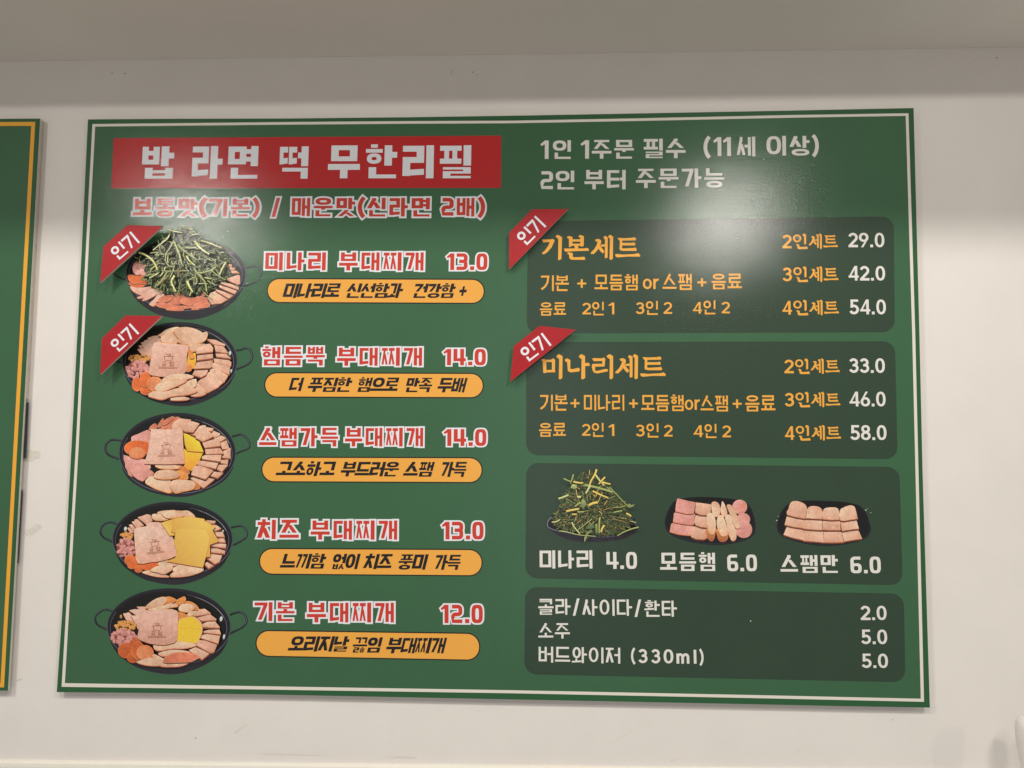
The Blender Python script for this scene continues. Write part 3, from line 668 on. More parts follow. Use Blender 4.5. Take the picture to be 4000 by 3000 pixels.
lettering([('음료', 2106, 2210, 1652, 1706), ('2', 2273, 2306, 1656, 1702), ('인', 2311, 2358, 1652, 1706.5), ('1', 2378, 2400, 1657, 1703), ('3', 2483.6, 2518, 1659, 1705), ('인', 2524, 2572.6, 1654, 1709), ('2', 2593, 2627, 1660, 1705), ('4', 2709, 2746, 1661, 1707), ('인', 2751, 2799, 1656, 1711), ('2', 2821, 2855, 1662, 1708)], 'B', 'orange', p2, -.0005)
for k, (xa, xb, t0, b0) in zip('234234', ((3055, 3273, 912, 974), (3056, 3275, 1040, 1103), (3056, 3277, 1170.6, 1233), (3063, 3280, 1400, 1462), (3064.5, 3282, 1530, 1592), (3065.6, 3285, 1660, 1722))):
    pn = p1 if t0 < 1300 else p2
    lettering([(k, xa, xa + 37, t0 + 5, b0 - 4), ('인세트', xa + 42, xb, t0, b0)], 'K', 'orange', pn, -.0005)
for s, b in (('29.0', (3313, 3454, 909.5, 966)), ('42.0', (3314, 3457, 1039, 1096)), ('54.0', (3317.5, 3460, 1170, 1228)), ('33.0', (3316, 3456, 1399.5, 1456.6)), ('46.0', (3317.7, 3458.8, 1530, 1587.5)), ('58.0', (3320.6, 3462.4, 1660.6, 1718.8))):
    lettering([(s, *b)], 'D', 'white', p1 if b[2] < 1300 else p2, -.0005, name='price')
# side dishes
lettering([('미나리', 2106.7, 2314.6, 2149.6, 2220.5)], 'N', 'white', p3, -.0005, name='dish_name')
lettering([('4.0', 2369, 2488, 2156, 2222)], 'N', 'white', p3, -.0005, name='price')
lettering([('모듬햄', 2578, 2794, 2159, 2230)], 'N', 'white', p3, -.0005, name='dish_name')
lettering([('6.0', 2840.7, 2956.4, 2166, 2231)], 'N', 'white', p3, -.0005, name='price')
lettering([('스팸만', 3048, 3272.5, 2168, 2237.5)], 'N', 'white', p3, -.0005, name='dish_name')
lettering([('6.0', 3321.7, 3440, 2174, 2239)], 'N', 'white', p3, -.0005, name='price')
# drinks
lettering([('콜라', 2102.6, 2228.3, 2339, 2401), ('/', 2237, 2264, 2340, 2401), ('사이다', 2273.5, 2469, 2341, 2405), ('/', 2478, 2505, 2344, 2406), ('환타', 2517, 2644, 2346, 2409)], 'D', 'white', p4, -.0005, name='drink_name')
lettering([('소주', 2102.6, 2226, 2434, 2494)], 'D', 'white', p4, -.0005, name='drink_name')
lettering([('버드와이저', 2103, 2423.6, 2525, 2587, 2530, 2592), ('(', 2464, 2482, 2533, 2592), ('3', 2493, 2529, 2535, 2590), ('3', 2543, 2579, 2535.5, 2591), ('0', 2592, 2630, 2536, 2591), ('m', 2642, 2695, 2534, 2592), ('l', 2706, 2722, 2538, 2592), (')', 2731, 2749, 2537, 2597)], 'D', 'white', p4, -.0005, name='drink_name')
for s, b in (('2.0', (3360.8, 3462.5, 2366, 2421.8)), ('5.0', (3363, 3465, 2459, 2515.8)), ('5.0', (3365, 3468, 2553, 2609))):
    lettering([(s, *b)], 'D', 'white', p4, -.0005, name='price')

# ------------------------------------------------------------------ printed food pictures
INK = {k: ink(*v) for k, v in dict(ham=(243, 176, 150), hamlo=(200, 116, 90), rim=(250, 170, 118), spam=(243, 176, 144), spamlo=(160, 84, 54), saus=(248, 184, 148), sausd=(216, 122, 88),
       oran=(230, 140, 70), peppe=(226, 108, 52), pepp2=(236, 138, 88), cheese=(255, 180, 84), yolk=(255, 188, 54), yolk2=(240, 146, 54), pink=(226, 154, 138), bean=(232, 156, 80), mince=(226, 148, 132), mincd=(176, 96, 78),
       shade=(44, 20, 14), pan=(18, 16, 21), panin=(8, 7, 10), pan2=(32, 29, 36), hi=(100, 98, 110), body=(32, 28, 33), stamp=(160, 90, 56), rivet=(226, 228, 234),
       stem=(160, 162, 92), stem2=(202, 196, 120), leaf=(82, 92, 54), leafd=(44, 50, 33), leaf2=(112, 122, 72), gold=(236, 188, 92), brown=(132, 108, 62)).items()}
I_SH = INK['shade']
class Pic:
    """a printed picture; coordinates are given in an enlarged view (origin ox,oy; scale s)"""
    def __init__(s, name, ox, oy, sc, parent, label=None):
        s.ox, s.oy, s.s, s.y = ox, oy, sc, -.00042
        me = bpy.data.meshes.new(name); s.part = link(name, me, None, parent)
        s.parent = parent
        if label: s.part['label'] = label
    def q(s, pts): return [P(s.ox + a / s.s, s.oy + b / s.s) for a, b in pts]
    def sheet(s): return Sheet(s.y)
    def done(s, sh, name, mat='picture'):
        o = sh.build(name, MAT[mat], s.part); s.y = sh.y
        return o
    def one(s, name, pts, col, col2=None, sm=0, mat='picture', d=(0, -1)):
        sh = s.sheet(); sh.add(s.q(smooth(pts, sm) if sm else pts), col, col2, d); return s.done(sh, name, mat)
    def slice(s, name, pts, top, side, off=(2, 12), sm=0, rim=None, shadow=True, mat='meat', vary=.10, inset=4, spots=5):
        """a slice of food: shadow, cut side, pale rim and mottled, unevenly printed face"""
        sh = s.sheet(); sh.step = 3e-6; pp = smooth(pts, sm) if sm else pts
        k = 1 + random.uniform(-vary, vary)
        if shadow:
            sh.add(s.q([(a + off[0] * 1.5, b + off[1] * 1.4 + 6) for a, b in pp]), I_SH)
        if off != (0, 0):
            for f in (1.0, .5): sh.add(s.q([(a + off[0] * f, b + off[1] * f) for a, b in pp]), tuple(v * (1.15 - .3 * f) for v in side))
        cx = sum(a for a, b in pp) / len(pp); cy = sum(b for a, b in pp) / len(pp)
        r = sum(math.hypot(a - cx, b - cy) for a, b in pp) / len(pp)
        if rim:
            sh.add(s.q(pp), tuple(v * k * .95 for v in rim), tuple(min(.9, v * k * 1.08) for v in rim)); f = 1 - inset / r; pp = [(cx + (a - cx) * f, cy + (b - cy) * f) for a, b in pp]
        t1 = tuple(min(.9, v * k * 1.12) for v in top); t2 = tuple(v * k * q for v, q in zip(top, (.84, .74, .68)))
        d = random.choice([(0, -1), (.7, -.7), (-.7, -.7), (.4, -1), (.8, .5)])
        sh.add(s.q(pp), t1, t2, d)
        xs = [p[0] for p in pp]; ys = [p[1] for p in pp]
        n = 0; tries = 0; rr = max(5, min(26, r * .24))
        while n < spots and tries < 60 and r > 22:
            tries += 1
            a, b = random.uniform(min(xs), max(xs)), random.uniform(min(ys), max(ys))
            e = random.uniform(.4, 1.3) * rr; fl = random.uniform(.45, .9); ro = random.uniform(0, 3)
            bl = smooth([(a + (e * u * math.cos(t) * math.cos(ro) - e * fl * u * math.sin(t) * math.sin(ro)), b + (e * u * math.cos(t) * math.sin(ro) + e * fl * u * math.sin(t) * math.cos(ro))) for t, u in [(i_ * 1.047, random.uniform(.6, 1.2)) for i_ in range(6)]], 2)
            if not all(inside(p, pp) for p in bl[::2]): continue
            g = random.choice([1.13, 1.2, .86, .8, 1.1])
            h = (b - min(ys)) / (max(ys) - min(ys) + 1e-6)
            base = tuple(u * .5 + v * .5 for u, v in zip(t1, t2))
            sh.add(s.q(bl), tuple(min(.9, v * (1 + (g - 1) * .75)) for v in base), tuple(min(.9, v * (1 + (g - 1) * .3)) for v in base)); n += 1
        return s.done(sh, name, mat)

def pan(pic, cx, cy, rx, ry, drop, rot=0.0, lx=None, rxh=None):
    """pan with body below, thin bright rim, dark inside; drop = visible depth of the body"""
    sh = pic.sheet()
    low = ell(cx, cy + drop * .1, rx * .985, ry * .99, 40, rot, 0, math.pi)
    body = [(a, b) for a, b in ell(cx, cy, rx * .99, ry, 40, rot, .12, math.pi - .12)] + [(cx - rx * .80, cy + ry * .62 + drop * .55), (cx - rx * .5, cy + ry * .88 + drop * .85), (cx - rx * .12, cy + ry + drop), (cx + rx * .2, cy + ry + drop * .97), (cx + rx * .55, cy + ry * .84 + drop * .8), (cx + rx * .83, cy + ry * .56 + drop * .5)]
    body = [(cx - rx * .97, cy + ry * .2)] + smooth([(cx - rx * .93, cy + ry * .42), (cx - rx * .80, cy + ry * .66 + drop * .35), (cx - rx * .5, cy + ry * .88 + drop * .85), (cx - rx * .12, cy + ry + drop), (cx + rx * .2, cy + ry + drop * .97), (cx + rx * .55, cy + ry * .84 + drop * .8), (cx + rx * .82, cy + ry * .62 + drop * .4), (cx + rx * .95, cy + ry * .36)], 4, False) + [(cx + rx * .97, cy + ry * .2)]
    sh.add(pic.q(body), INK['pan'], tuple(v * 1.5 for v in INK['body']))
    pic.done(sh, 'pan_body', 'plain')
    sh = pic.sheet()
    sh.add(pic.q(ell(cx, cy, rx, ry, 56, rot)), tuple(v * .8 for v in INK['pan2']), INK['hi'])
    sh.add(pic.q(ell(cx, cy - 2, rx * .988, ry * .985, 56, rot)), INK['pan2'], INK['pan'])
    sh.add(pic.q(ell(cx, cy + ry * .012, rx * .955, ry * .94, 56, rot)), INK['panin'])
    for a0, a1, wd, c, kx, ky in ((-1.25, .35, 9, 'hi', .935, .905), (-2.6, -1.3, 5, 'body', .94, .91), (2.3, 3.6, 5, 'hi', .945, .93), (-1.1, -.3, 3, 'rivet', .925, .89)):
        col = INK[c]; col = tuple(v * .8 for v in col) if c == 'rivet' else col
        sh.add(pic.q(ribbon(ell(cx, cy + ry * .02, rx * kx, ry * ky, 20, rot, a0, a1), wd * .5, wd)), col)
    pic.done(sh, 'pan_rim', 'plain')
def handle(pic, pts, wd=22):
    sh = pic.sheet(); c = smooth(pts, 6, False)
    sh.add(pic.q(ribbon(c, wd)), tuple(v * .7 for v in INK['pan']))
    sh.add(pic.q(ribbon([(a - wd * .1, b - wd * .16) for a, b in c], wd * .42)), tuple(v * 1.2 for v in INK['pan2']), tuple(v * .55 for v in INK['hi']), (1, 0))
    sh.add(pic.q(ribbon([(a - wd * .14, b - wd * .2) for a, b in c[len(c) // 4: len(c) * 2 // 3]], wd * .16)), INK['hi'])
    pic.done(sh, 'pan_handle', 'plain')
def discs(pic, name, spots, col, rim, sm=0):
    for (cx, cy, rx, ry) in spots:
        pic.slice(name, ell(cx, cy, rx, ry, 26), col, tuple(v * .7 for v in rim), (0, 5), rim=rim, shadow=True, mat='meat', vary=.05, inset=5)
def beans(pic, cx, cy, rx, ry, n, r, seed):
    rd = random.Random(seed); sh = pic.sheet(); pts = []
    while len(pts) < n:
        a, b = rd.uniform(-1, 1), rd.uniform(-1, 1)
        if a * a + b * b < 1: pts.append((cx + a * rx, cy + b * ry))
    pts.sort(key=lambda p: p[1])
    for a, b in pts:
        k = rd.uniform(.75, 1.1); t = rd.uniform(0, 3)
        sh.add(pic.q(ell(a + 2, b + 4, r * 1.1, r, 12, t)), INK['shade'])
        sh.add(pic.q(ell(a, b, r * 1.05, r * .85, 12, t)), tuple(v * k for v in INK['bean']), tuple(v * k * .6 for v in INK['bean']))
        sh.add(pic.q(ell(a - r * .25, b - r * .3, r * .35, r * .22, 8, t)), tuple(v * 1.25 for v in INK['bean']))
    o = pic.done(sh, 'baked_beans'); o['kind'] = 'stuff'
def mince(pic, cx, cy, rx, ry, n, r, seed):
    rd = random.Random(seed); sh = pic.sheet()
    sh.add(pic.q(smooth([(cx + rx * 1.02 * math.cos(t) * rd.uniform(.9, 1.05), cy + ry * 1.02 * math.sin(t) * rd.uniform(.9, 1.05)) for t in [i * .45 for i in range(14)]], 2)), INK['mincd'], INK['shade'])
    pts = []
    while len(pts) < n:
        a, b = rd.uniform(-1, 1), rd.uniform(-1, 1)
        if a * a + b * b < 1: pts.append((cx + a * rx, cy + b * ry))
    pts.sort(key=lambda p: p[1])
    for a, b in pts:
        k = rd.uniform(.72, 1.2); m_ = rd.randint(5, 7); t0 = rd.random()
        pl = [(a + r * rd.uniform(.6, 1.35) * math.cos(t0 + i * 6.283 / m_), b + r * rd.uniform(.5, 1.05) * math.sin(t0 + i * 6.283 / m_)) for i in range(m_)]
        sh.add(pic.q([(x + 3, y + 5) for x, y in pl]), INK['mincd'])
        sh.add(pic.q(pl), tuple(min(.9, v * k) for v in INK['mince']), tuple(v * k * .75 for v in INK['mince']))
    o = pic.done(sh, 'minced_meat'); o['kind'] = 'stuff'
def rivets(pic, spots):
    for a, b, rx, ry in spots:
        sh = pic.sheet(); sh.add(pic.q(ell(a, b, rx, ry, 16, .15)), INK['rivet'], tuple(v * .6 for v in INK['rivet'])); pic.done(sh, 'rivet', 'plain')
def stamp(pic, cx, cy, sc, tilt=0.0, fade=1.0):
    """the shop's mark on the ham: steaming pot, two syllables, a rule and a line of small type"""
    c, s_ = math.cos(tilt), math.sin(tilt)
    def t(pts): return [(cx + (a * c - b * s_) * sc, cy + (a * s_ + b * c) * sc) for a, b in pts]
    col = tuple(v * fade + h * (1 - fade) for v, h in zip(INK['stamp'], INK['ham']))
    pls = []
    pls.append(ribbon(smooth([(-30, -100), (-32, -84), (-18, -76), (4, -84), (26, -84), (34, -74), (22, -62), (-8, -60)], 4, False), 9, 11))
    pls.append(ribbon([(-70, -48), (-56, -52), (66, -52), (76, -56)], 10))
    pls.append(ribbon([(-52, -50), (-48, 2), (-40, 10), (44, 10), (52, 2), (56, -50)], 9))
    sh = pic.sheet()
    for p in pls: sh.add(pic.q(t(p)), col)
    S = dict(tv=.17, th=.14, curve=1)
    for ch, x0 in (('끓', -86), ('임', 14)):
        for pl in polys_of(syllable(ch, S)): sh.add(pic.q(t([(x0 + a * 62, 84 - b * 62) for a, b in pl])), col)
    sh.add(pic.q(t(ribbon([(-130, 96), (130, 96)], 6))), col)
    rd = random.Random(9); x = -126
    while x < 122:
        w_ = rd.uniform(5, 13); sh.add(pic.q(t([(x, 108), (x + w_, 108), (x + w_, 118 + rd.uniform(-2, 3)), (x, 118)])), col); x += w_ + rd.uniform(3, 7)
    pic.done(sh, 'shop_stamp', 'plain')
def greens(pic, outline, n, seed, cols, centre, base, ln=(60, 190), wd=(7, 17), overs=()):
    rd = random.Random(seed)
    sh = pic.sheet(); sh.step = 4e-6
    sm = smooth(outline, 3)
    N = len(sm)
    jag = []
    for i, (a, b) in enumerate(sm):
        k = rd.uniform(.93, 1.04); jag.append((centre[0] + (a - centre[0]) * k, centre[1] + (b - centre[1]) * k))
    sh.add(pic.q(jag), base)
    xs = [p[0] for p in sm]; ys = [p[1] for p in sm]
    def spot():
        while True:
            p = (rd.uniform(min(xs), max(xs)), rd.uniform(min(ys), max(ys)))
            if inside(p, sm): return p
    for i in range(n):
        a, b = spot(); fr = i / n
        L, R = INK['leaf'], INK['leafd']
        if rd.random() < .62:                        # ragged leaf
            r = rd.uniform(13, 34); m_ = rd.randint(6, 9); t0 = rd.random() * 6
            pl = [(a + r * (1.0 if j % 2 else .45) * rd.uniform(.7, 1.2) * math.cos(t0 + j * 6.283 / m_), b + r * .8 * (1.0 if j % 2 else .5) * rd.uniform(.7, 1.2) * math.sin(t0 + j * 6.283 / m_)) for j in range(m_)]
            c1 = rd.choice([INK['leaf'], INK['leafd'], INK['leaf2'], INK['leafd'], INK['leaf']] + cols[1]); k = rd.uniform(.75, 1.45) * (.85 + .4 * fr)
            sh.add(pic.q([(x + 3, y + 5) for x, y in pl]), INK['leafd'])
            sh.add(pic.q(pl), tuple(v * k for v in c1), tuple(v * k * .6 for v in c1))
        else:                                         # stem
            an = math.atan2(b - centre[1] + rd.uniform(-60, 60), a - centre[0] + rd.uniform(-60, 60)) + rd.gauss(0, .55)
            l = rd.uniform(*ln) * (.6 + .5 * fr); w_ = rd.uniform(*wd) * (.6 + .5 * fr); bend = rd.gauss(0, .22)
            pts = [(a + math.cos(an + bend * (u - .5) * 2) * l * (u - .5), b + math.sin(an + bend * (u - .5) * 2) * l * (u - .5)) for u in (0, .33, .66, 1)]
            if not (inside(pts[0], sm) or inside(pts[-1], sm)): continue
            c1 = rd.choice(cols[0]); k = rd.uniform(.55, 1.1) * (.65 + .4 * fr)
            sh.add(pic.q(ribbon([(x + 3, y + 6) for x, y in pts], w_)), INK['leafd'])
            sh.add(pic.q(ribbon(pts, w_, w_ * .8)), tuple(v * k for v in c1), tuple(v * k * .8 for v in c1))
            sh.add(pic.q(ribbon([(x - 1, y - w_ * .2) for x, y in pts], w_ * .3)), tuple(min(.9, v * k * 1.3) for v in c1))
    o = pic.done(sh, 'water_parsley'); o['kind'] = 'stuff'
    for pts, w_, c in overs:
        sh = pic.sheet(); pts = smooth(pts, 4, False); cc = INK[c]
        sh.add(pic.q(ribbon([(x + 3, y + 6) for x, y in pts], w_)), INK['leafd'])
        sh.add(pic.q(ribbon(pts, w_, w_ * .85)), cc, tuple(v * .75 for v in cc))
        sh.add(pic.q(ribbon([(x - w_ * .1, y - w_ * .2) for x, y in pts], w_ * .3)), tuple(min(.9, v * 1.3) for v in cc))
        pic.done(sh, 'parsley_stem')

random.seed(11)
I = INK
def many(pic, name, lst, top, side, off, sm=0, rim=None, **k):
    for p in lst: pic.slice(name, p, I[top], I[side], off, sm, I[rim] if rim else None, **k)

# --- pan 1: parsley
A_ = Pic('dish_picture', 460, 860, 3.814, MB_, 'black pan heaped with green water parsley, top of the column')
handle(A_, [(1905, 715), (1960, 700), (2060, 690), (2110, 720), (2135, 790), (2120, 860), (2060, 915), (1960, 960), (1880, 990)], 26)
handle(A_, [(200, 650), (120, 625), (40, 640), (-60, 700), (-90, 760), (-40, 810), (40, 860), (140, 890)], 26)
pan(A_, 1016, 805, 898, 548, 122)
many(A_, 'ham_round', [ell(300, 715, 78, 100, 24), ell(355, 670, 70, 62, 24), ell(400, 770, 90, 52, 24)], 'pink', 'sausd', (0, 5), rim='ham')
many(A_, 'sausage_coin', [[(160, 930), (260, 955), (420, 935), (380, 985), (250, 1005)], [(148, 840), (185, 812), (300, 830), (390, 825), (360, 905), (265, 948), (190, 920)], [(300, 935), (380, 900), (470, 900), (470, 945), (380, 950)]], 'peppe', 'sausd', (0, 7), 3, 'pepp2')
many(A_, 'ham_strip', [[(182, 985), (300, 1010), (520, 985), (610, 990), (500, 1060), (420, 1112), (340, 1115), (230, 1060)], [(290, 1150), (400, 1110), (480, 1040), (600, 1010), (640, 1050), (480, 1130), (330, 1168)], [(360, 1197), (480, 1090), (640, 1050), (680, 1070), (560, 1120), (450, 1182)], [(470, 1245), (540, 1180), (600, 1110), (680, 1095), (690, 1120), (600, 1190), (550, 1275), (510, 1275)]], 'ham', 'hamlo', (0, 9), 2, 'rim')
many(A_, 'sausage_slice', [[(840, 1085), (960, 1095), (1085, 1160), (980, 1170), (900, 1150)], [(1180, 1145), (1210, 1080), (1250, 1048), (1310, 1075), (1290, 1130)], [(720, 1220), (770, 1160), (830, 1140), (980, 1160), (1060, 1210), (940, 1250), (800, 1250)], [(585, 1210), (640, 1150), (700, 1125), (830, 1120), (790, 1190), (700, 1225)], [(940, 1210), (965, 1175), (1150, 1150), (1320, 1150), (1365, 1195), (1200, 1235), (1080, 1268), (960, 1245)], [(1120, 1275), (1220, 1225), (1310, 1200), (1368, 1235), (1370, 1285), (1290, 1305), (1200, 1310)], [(556, 1255), (640, 1230), (760, 1245), (900, 1272), (1180, 1280), (1040, 1315), (800, 1320), (640, 1300)], [(720, 1332), (800, 1298), (940, 1312), (985, 1345), (850, 1348)], [(1100, 1332), (1150, 1292), (1215, 1328)]], 'sausd', 'spamlo', (0, 9), 3, 'saus')
many(A_, 'luncheon_slice', [[(1640, 650), (1700, 658), (1706, 695), (1660, 690)], [(1665, 700), (1755, 715), (1735, 742), (1680, 738)], [(1690, 752), (1765, 752), (1818, 788), (1700, 790)], [(1630, 870), (1800, 815), (1825, 830), (1825, 945), (1790, 958), (1640, 895)], [(1380, 1085), (1470, 1055), (1650, 1175), (1550, 1235), (1400, 1255), (1345, 1160)], [(1460, 1028), (1560, 1060), (1722, 1120), (1660, 1168), (1470, 1055)], [(1510, 968), (1640, 1005), (1780, 1058), (1742, 1100), (1520, 1000)], [(1545, 918), (1700, 955), (1808, 1000), (1800, 1035), (1540, 945)]], 'spam', 'spamlo', (-2, 13), 0, 'rim')
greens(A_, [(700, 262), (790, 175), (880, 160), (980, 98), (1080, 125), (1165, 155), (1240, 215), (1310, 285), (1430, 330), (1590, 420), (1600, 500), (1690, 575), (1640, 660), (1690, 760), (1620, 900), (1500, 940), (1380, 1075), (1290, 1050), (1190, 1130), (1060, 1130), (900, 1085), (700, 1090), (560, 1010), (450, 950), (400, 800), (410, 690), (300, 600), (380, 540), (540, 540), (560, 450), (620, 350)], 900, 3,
       ([I['stem'], I['stem2'], I['stem'], I['leaf2']], [I['leaf2']]), (950, 420), I['leafd'], (60, 170), (6, 15),
       [([(350, 500), (440, 530), (540, 600), (600, 690), (625, 760)], 28, 'stem2'), ([(875, 340), (920, 450), (960, 560), (990, 672)], 26, 'stem'), ([(870, 320), (810, 430), (755, 520), (750, 620), (800, 700), (880, 715)], 14, 'stem'),
        ([(1055, 550), (1100, 620), (1185, 690)], 20, 'stem2'), ([(930, 380), (1020, 470), (1100, 530), (1215, 610)], 20, 'stem'), ([(1180, 330), (1260, 430), (1395, 525)], 26, 'stem2'), ([(1270, 320), (1400, 360), (1580, 435)], 16, 'stem2'),
        ([(1170, 740), (1240, 830), (1330, 940), (1355, 1070)], 26, 'stem'), ([(880, 840), (835, 920), (860, 1000), (900, 1080)], 30, 'stem2'), ([(1070, 920), (1100, 1000), (1150, 1085)], 32, 'stem2'), ([(775, 780), (700, 900), (615, 995)], 22, 'stem'), ([(640, 800), (560, 850), (505, 880)], 18, 'stem2'),
        ([(590, 815), (500, 835), (440, 845)], 14, 'stem'), ([(1490, 710), (1400, 770), (1260, 805)], 22, 'stem'), ([(1640, 640), (1590, 730), (1540, 835)], 22, 'stem2'), ([(1430, 765), (1520, 840), (1640, 905)], 16, 'stem'), ([(1330, 870), (1430, 890)], 16, 'stem2'), ([(800, 235), (770, 300), (640, 400), (560, 465)], 14, 'stem2'),
        ([(790, 160), (880, 185), (990, 205)], 14, 'stem2'), ([(980, 100), (1040, 135), (1150, 160)], 12, 'stem2'), ([(700, 770), (830, 775), (1100, 768)], 14, 'stem'), ([(1310, 1085), (1380, 1150), (1440, 1190)], 14, 'stem'), ([(800, 840), (720, 900), (665, 970)], 22, 'brown'), ([(935, 740), (935, 860)], 22, 'brown')])

# --- pan 2
B_ = Pic('dish_picture', 400, 1280, 3.687, MB_, 'black pan of assorted ham and sausage, second from the top')
cx, cy = (702 - 400) * 3.687, (1411 - 1280) * 3.687
handle(B_, [(1925, 330), (1990, 320), (2070, 295), (2130, 325), (2160, 400), (2140, 480), (2080, 535), (1980, 580), (1900, 610)], 28)
handle(B_, [(300, 300), (200, 330), (130, 400), (170, 450), (240, 490), (320, 520)], 28)
pan(B_, cx, cy, 833, 564, 74)
rivets(B_, [(1838, 370, 18, 32), (1855, 622, 14, 26)])
many(B_, 'luncheon_strip', [[(650, 150), (740, 118), (850, 112), (850, 225), (750, 260)], [(600, 190), (680, 160), (760, 250), (740, 330)], [(555, 215), (620, 200), (740, 320), (720, 400)], [(520, 262), (600, 240), (720, 380), (700, 440)], [(505, 310), (560, 300), (690, 430), (690, 480), (600, 420)]], 'ham', 'hamlo', (-2, 8), 0, 'rim')
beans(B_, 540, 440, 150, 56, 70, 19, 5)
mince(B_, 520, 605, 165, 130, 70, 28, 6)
many(B_, 'sausage_slice', [[(810, 112), (860, 80), (930, 30), (1060, -8), (1130, 5), (1040, 60), (960, 100), (880, 125)], [(850, 145), (900, 100), (1000, 75), (1100, 120), (1080, 225), (960, 215), (870, 205)], [(1040, 25), (1200, -8), (1350, 20), (1450, 75), (1400, 110), (1250, 130), (1120, 150), (1060, 100)], [(1090, 195), (1150, 140), (1300, 115), (1430, 85), (1500, 62), (1530, 95), (1490, 178), (1380, 232), (1200, 240)], [(1240, 258), (1360, 240), (1490, 235), (1430, 295), (1310, 342)]], 'saus', 'oran', (0, 12), 3, 'rim')
many(B_, 'luncheon_slice', [[(1510, 165), (1640, 178), (1780, 245), (1772, 262), (1605, 240)], [(1620, 252), (1755, 275), (1828, 372), (1640, 345)], [(1640, 375), (1790, 380), (1866, 445), (1650, 420)], [(1610, 445), (1830, 470), (1866, 500), (1860, 560), (1620, 505)], [(1600, 505), (1845, 562), (1838, 680), (1585, 572)], [(1560, 592), (1640, 588), (1820, 690), (1760, 788), (1555, 645)], [(1480, 660), (1560, 640), (1750, 790), (1650, 870), (1490, 720)], [(1375, 790), (1500, 680), (1650, 800), (1690, 850), (1520, 938)]], 'spam', 'spamlo', (0, 17), 0, 'rim')
many(B_, 'luncheon_slice', [[(1305, 678), (1340, 615), (1540, 598), (1500, 680), (1430, 715)], [(1330, 590), (1370, 500), (1600, 462), (1590, 560), (1560, 580)], [(1372, 470), (1372, 395), (1600, 365), (1605, 440)], [(1360, 375), (1365, 310), (1500, 240), (1560, 232), (1605, 290), (1600, 350)]], 'spam', 'spamlo', (0, 17), 0, 'rim')
B_.one('cheese_slice', [(1245, 380), (1350, 365), (1362, 480), (1335, 590), (1220, 600)], I['yolk'], I['yolk2'])
many(B_, 'sausage_slice', [[(1240, 310), (1290, 330), (1340, 430), (1270, 440)], [(1230, 520), (1300, 540), (1290, 620), (1210, 630)]], 'oran', 'spamlo', (0, 8), 2, 'rim')
discs(B_, 'sausage_coin', [(510, 815, 74, 100), (640, 905, 84, 62)], I['peppe'], I['pepp2'])
discs(B_, 'sausage_coin', [(630, 748, 82, 112)], I['peppe'], I['pepp2'])
discs(B_, 'sausage_coin', [(765, 810, 116, 108)], I['pepp2'], I['oran'])
many(B_, 'ham_square', [[(745, 216), (900, 220), (1240, 255), (1252, 290), (1225, 420), (1228, 560), (1195, 655), (1080, 690), (900, 705), (780, 695), (685, 668), (685, 600), (712, 440)]], 'ham', 'hamlo', (0, 6), 2, 'rim')
stamp(B_, 960, 470, 1.05, .02)
many(B_, 'sausage_slice', [[(1370, 805), (1440, 850), (1515, 935), (1400, 985), (1270, 960)], [(1000, 1040), (1030, 1002), (1150, 990), (1270, 1020), (1180, 1042)], [(830, 790), (960, 690), (1180, 665), (1330, 705), (1220, 740), (1010, 755), (890, 800)], [(1110, 850), (1240, 772), (1350, 738), (1372, 775), (1360, 838), (1300, 866), (1180, 862)], [(770, 862), (830, 805), (1000, 762), (1220, 745), (1190, 790), (1010, 870), (860, 925), (785, 905)], [(672, 975), (750, 915), (900, 925), (1100, 870), (1290, 862), (1388, 908), (1260, 958), (1010, 988), (880, 1032), (760, 1010)]], 'saus', 'sausd', (0, 14), 3, 'rim')

# --- pan 3
C_ = Pic('dish_picture', 400, 1600, 3.687, MB_, 'black pan edged with two rings of luncheon meat slices, middle of the column')
handle(C_, [(1868, 390), (1930, 372), (2000, 360), (2070, 400), (2118, 480), (2112, 545), (2060, 580), (1990, 605), (1920, 640)], 28)
handle(C_, [(280, 450), (200, 435), (120, 440), (60, 490), (42, 560), (60, 620), (110, 665), (180, 690), (240, 715)], 30)
pan(C_, 1082, 630, 843, 584, 34)
many(C_, 'ham_fold', [[(420, 440), (425, 390), (520, 350), (680, 292), (700, 440), (640, 480), (430, 458)]], 'pink', 'hamlo', (0, 5), 3, 'ham')
many(C_, 'sausage_slice', [[(850, 240), (930, 170), (1060, 105), (1120, 118), (1090, 160), (1010, 210), (880, 262)], [(868, 205), (880, 160), (1000, 98), (1035, 112), (980, 170), (900, 225)], [(790, 252), (820, 190), (875, 120), (878, 170), (850, 240)], [(900, 290), (940, 240), (1030, 205), (1010, 260)], [(800, 282), (860, 260), (940, 240), (880, 285)], [(675, 292), (700, 235), (755, 200), (788, 225), (770, 288)]], 'sausd', 'spamlo', (0, 7), 2, 'saus')
many(C_, 'luncheon_slice', [[(1600, 302), (1700, 345), (1690, 370), (1560, 430), (1480, 380)], [(1500, 252), (1605, 270), (1580, 310), (1480, 295)], [(1715, 372), (1785, 410), (1700, 462), (1600, 425)], [(1700, 480), (1790, 440), (1832, 560), (1730, 568)], [(1740, 600), (1846, 550), (1850, 700), (1730, 690)], [(1720, 725), (1817, 718), (1806, 785), (1690, 765)], [(1680, 795), (1812, 792), (1722, 895), (1645, 850)], [(1550, 945), (1590, 890), (1745, 908), (1662, 985)], [(1268, 985), (1400, 960), (1620, 1000), (1460, 1128), (1400, 1090)]], 'spam', 'spamlo', (0, 17), 0, 'rim')
C_.one('cheese_slice', [(1180, 560), (1225, 600), (1455, 615), (1400, 740), (1290, 885), (1180, 840)], I['yolk'], I['yolk2'])
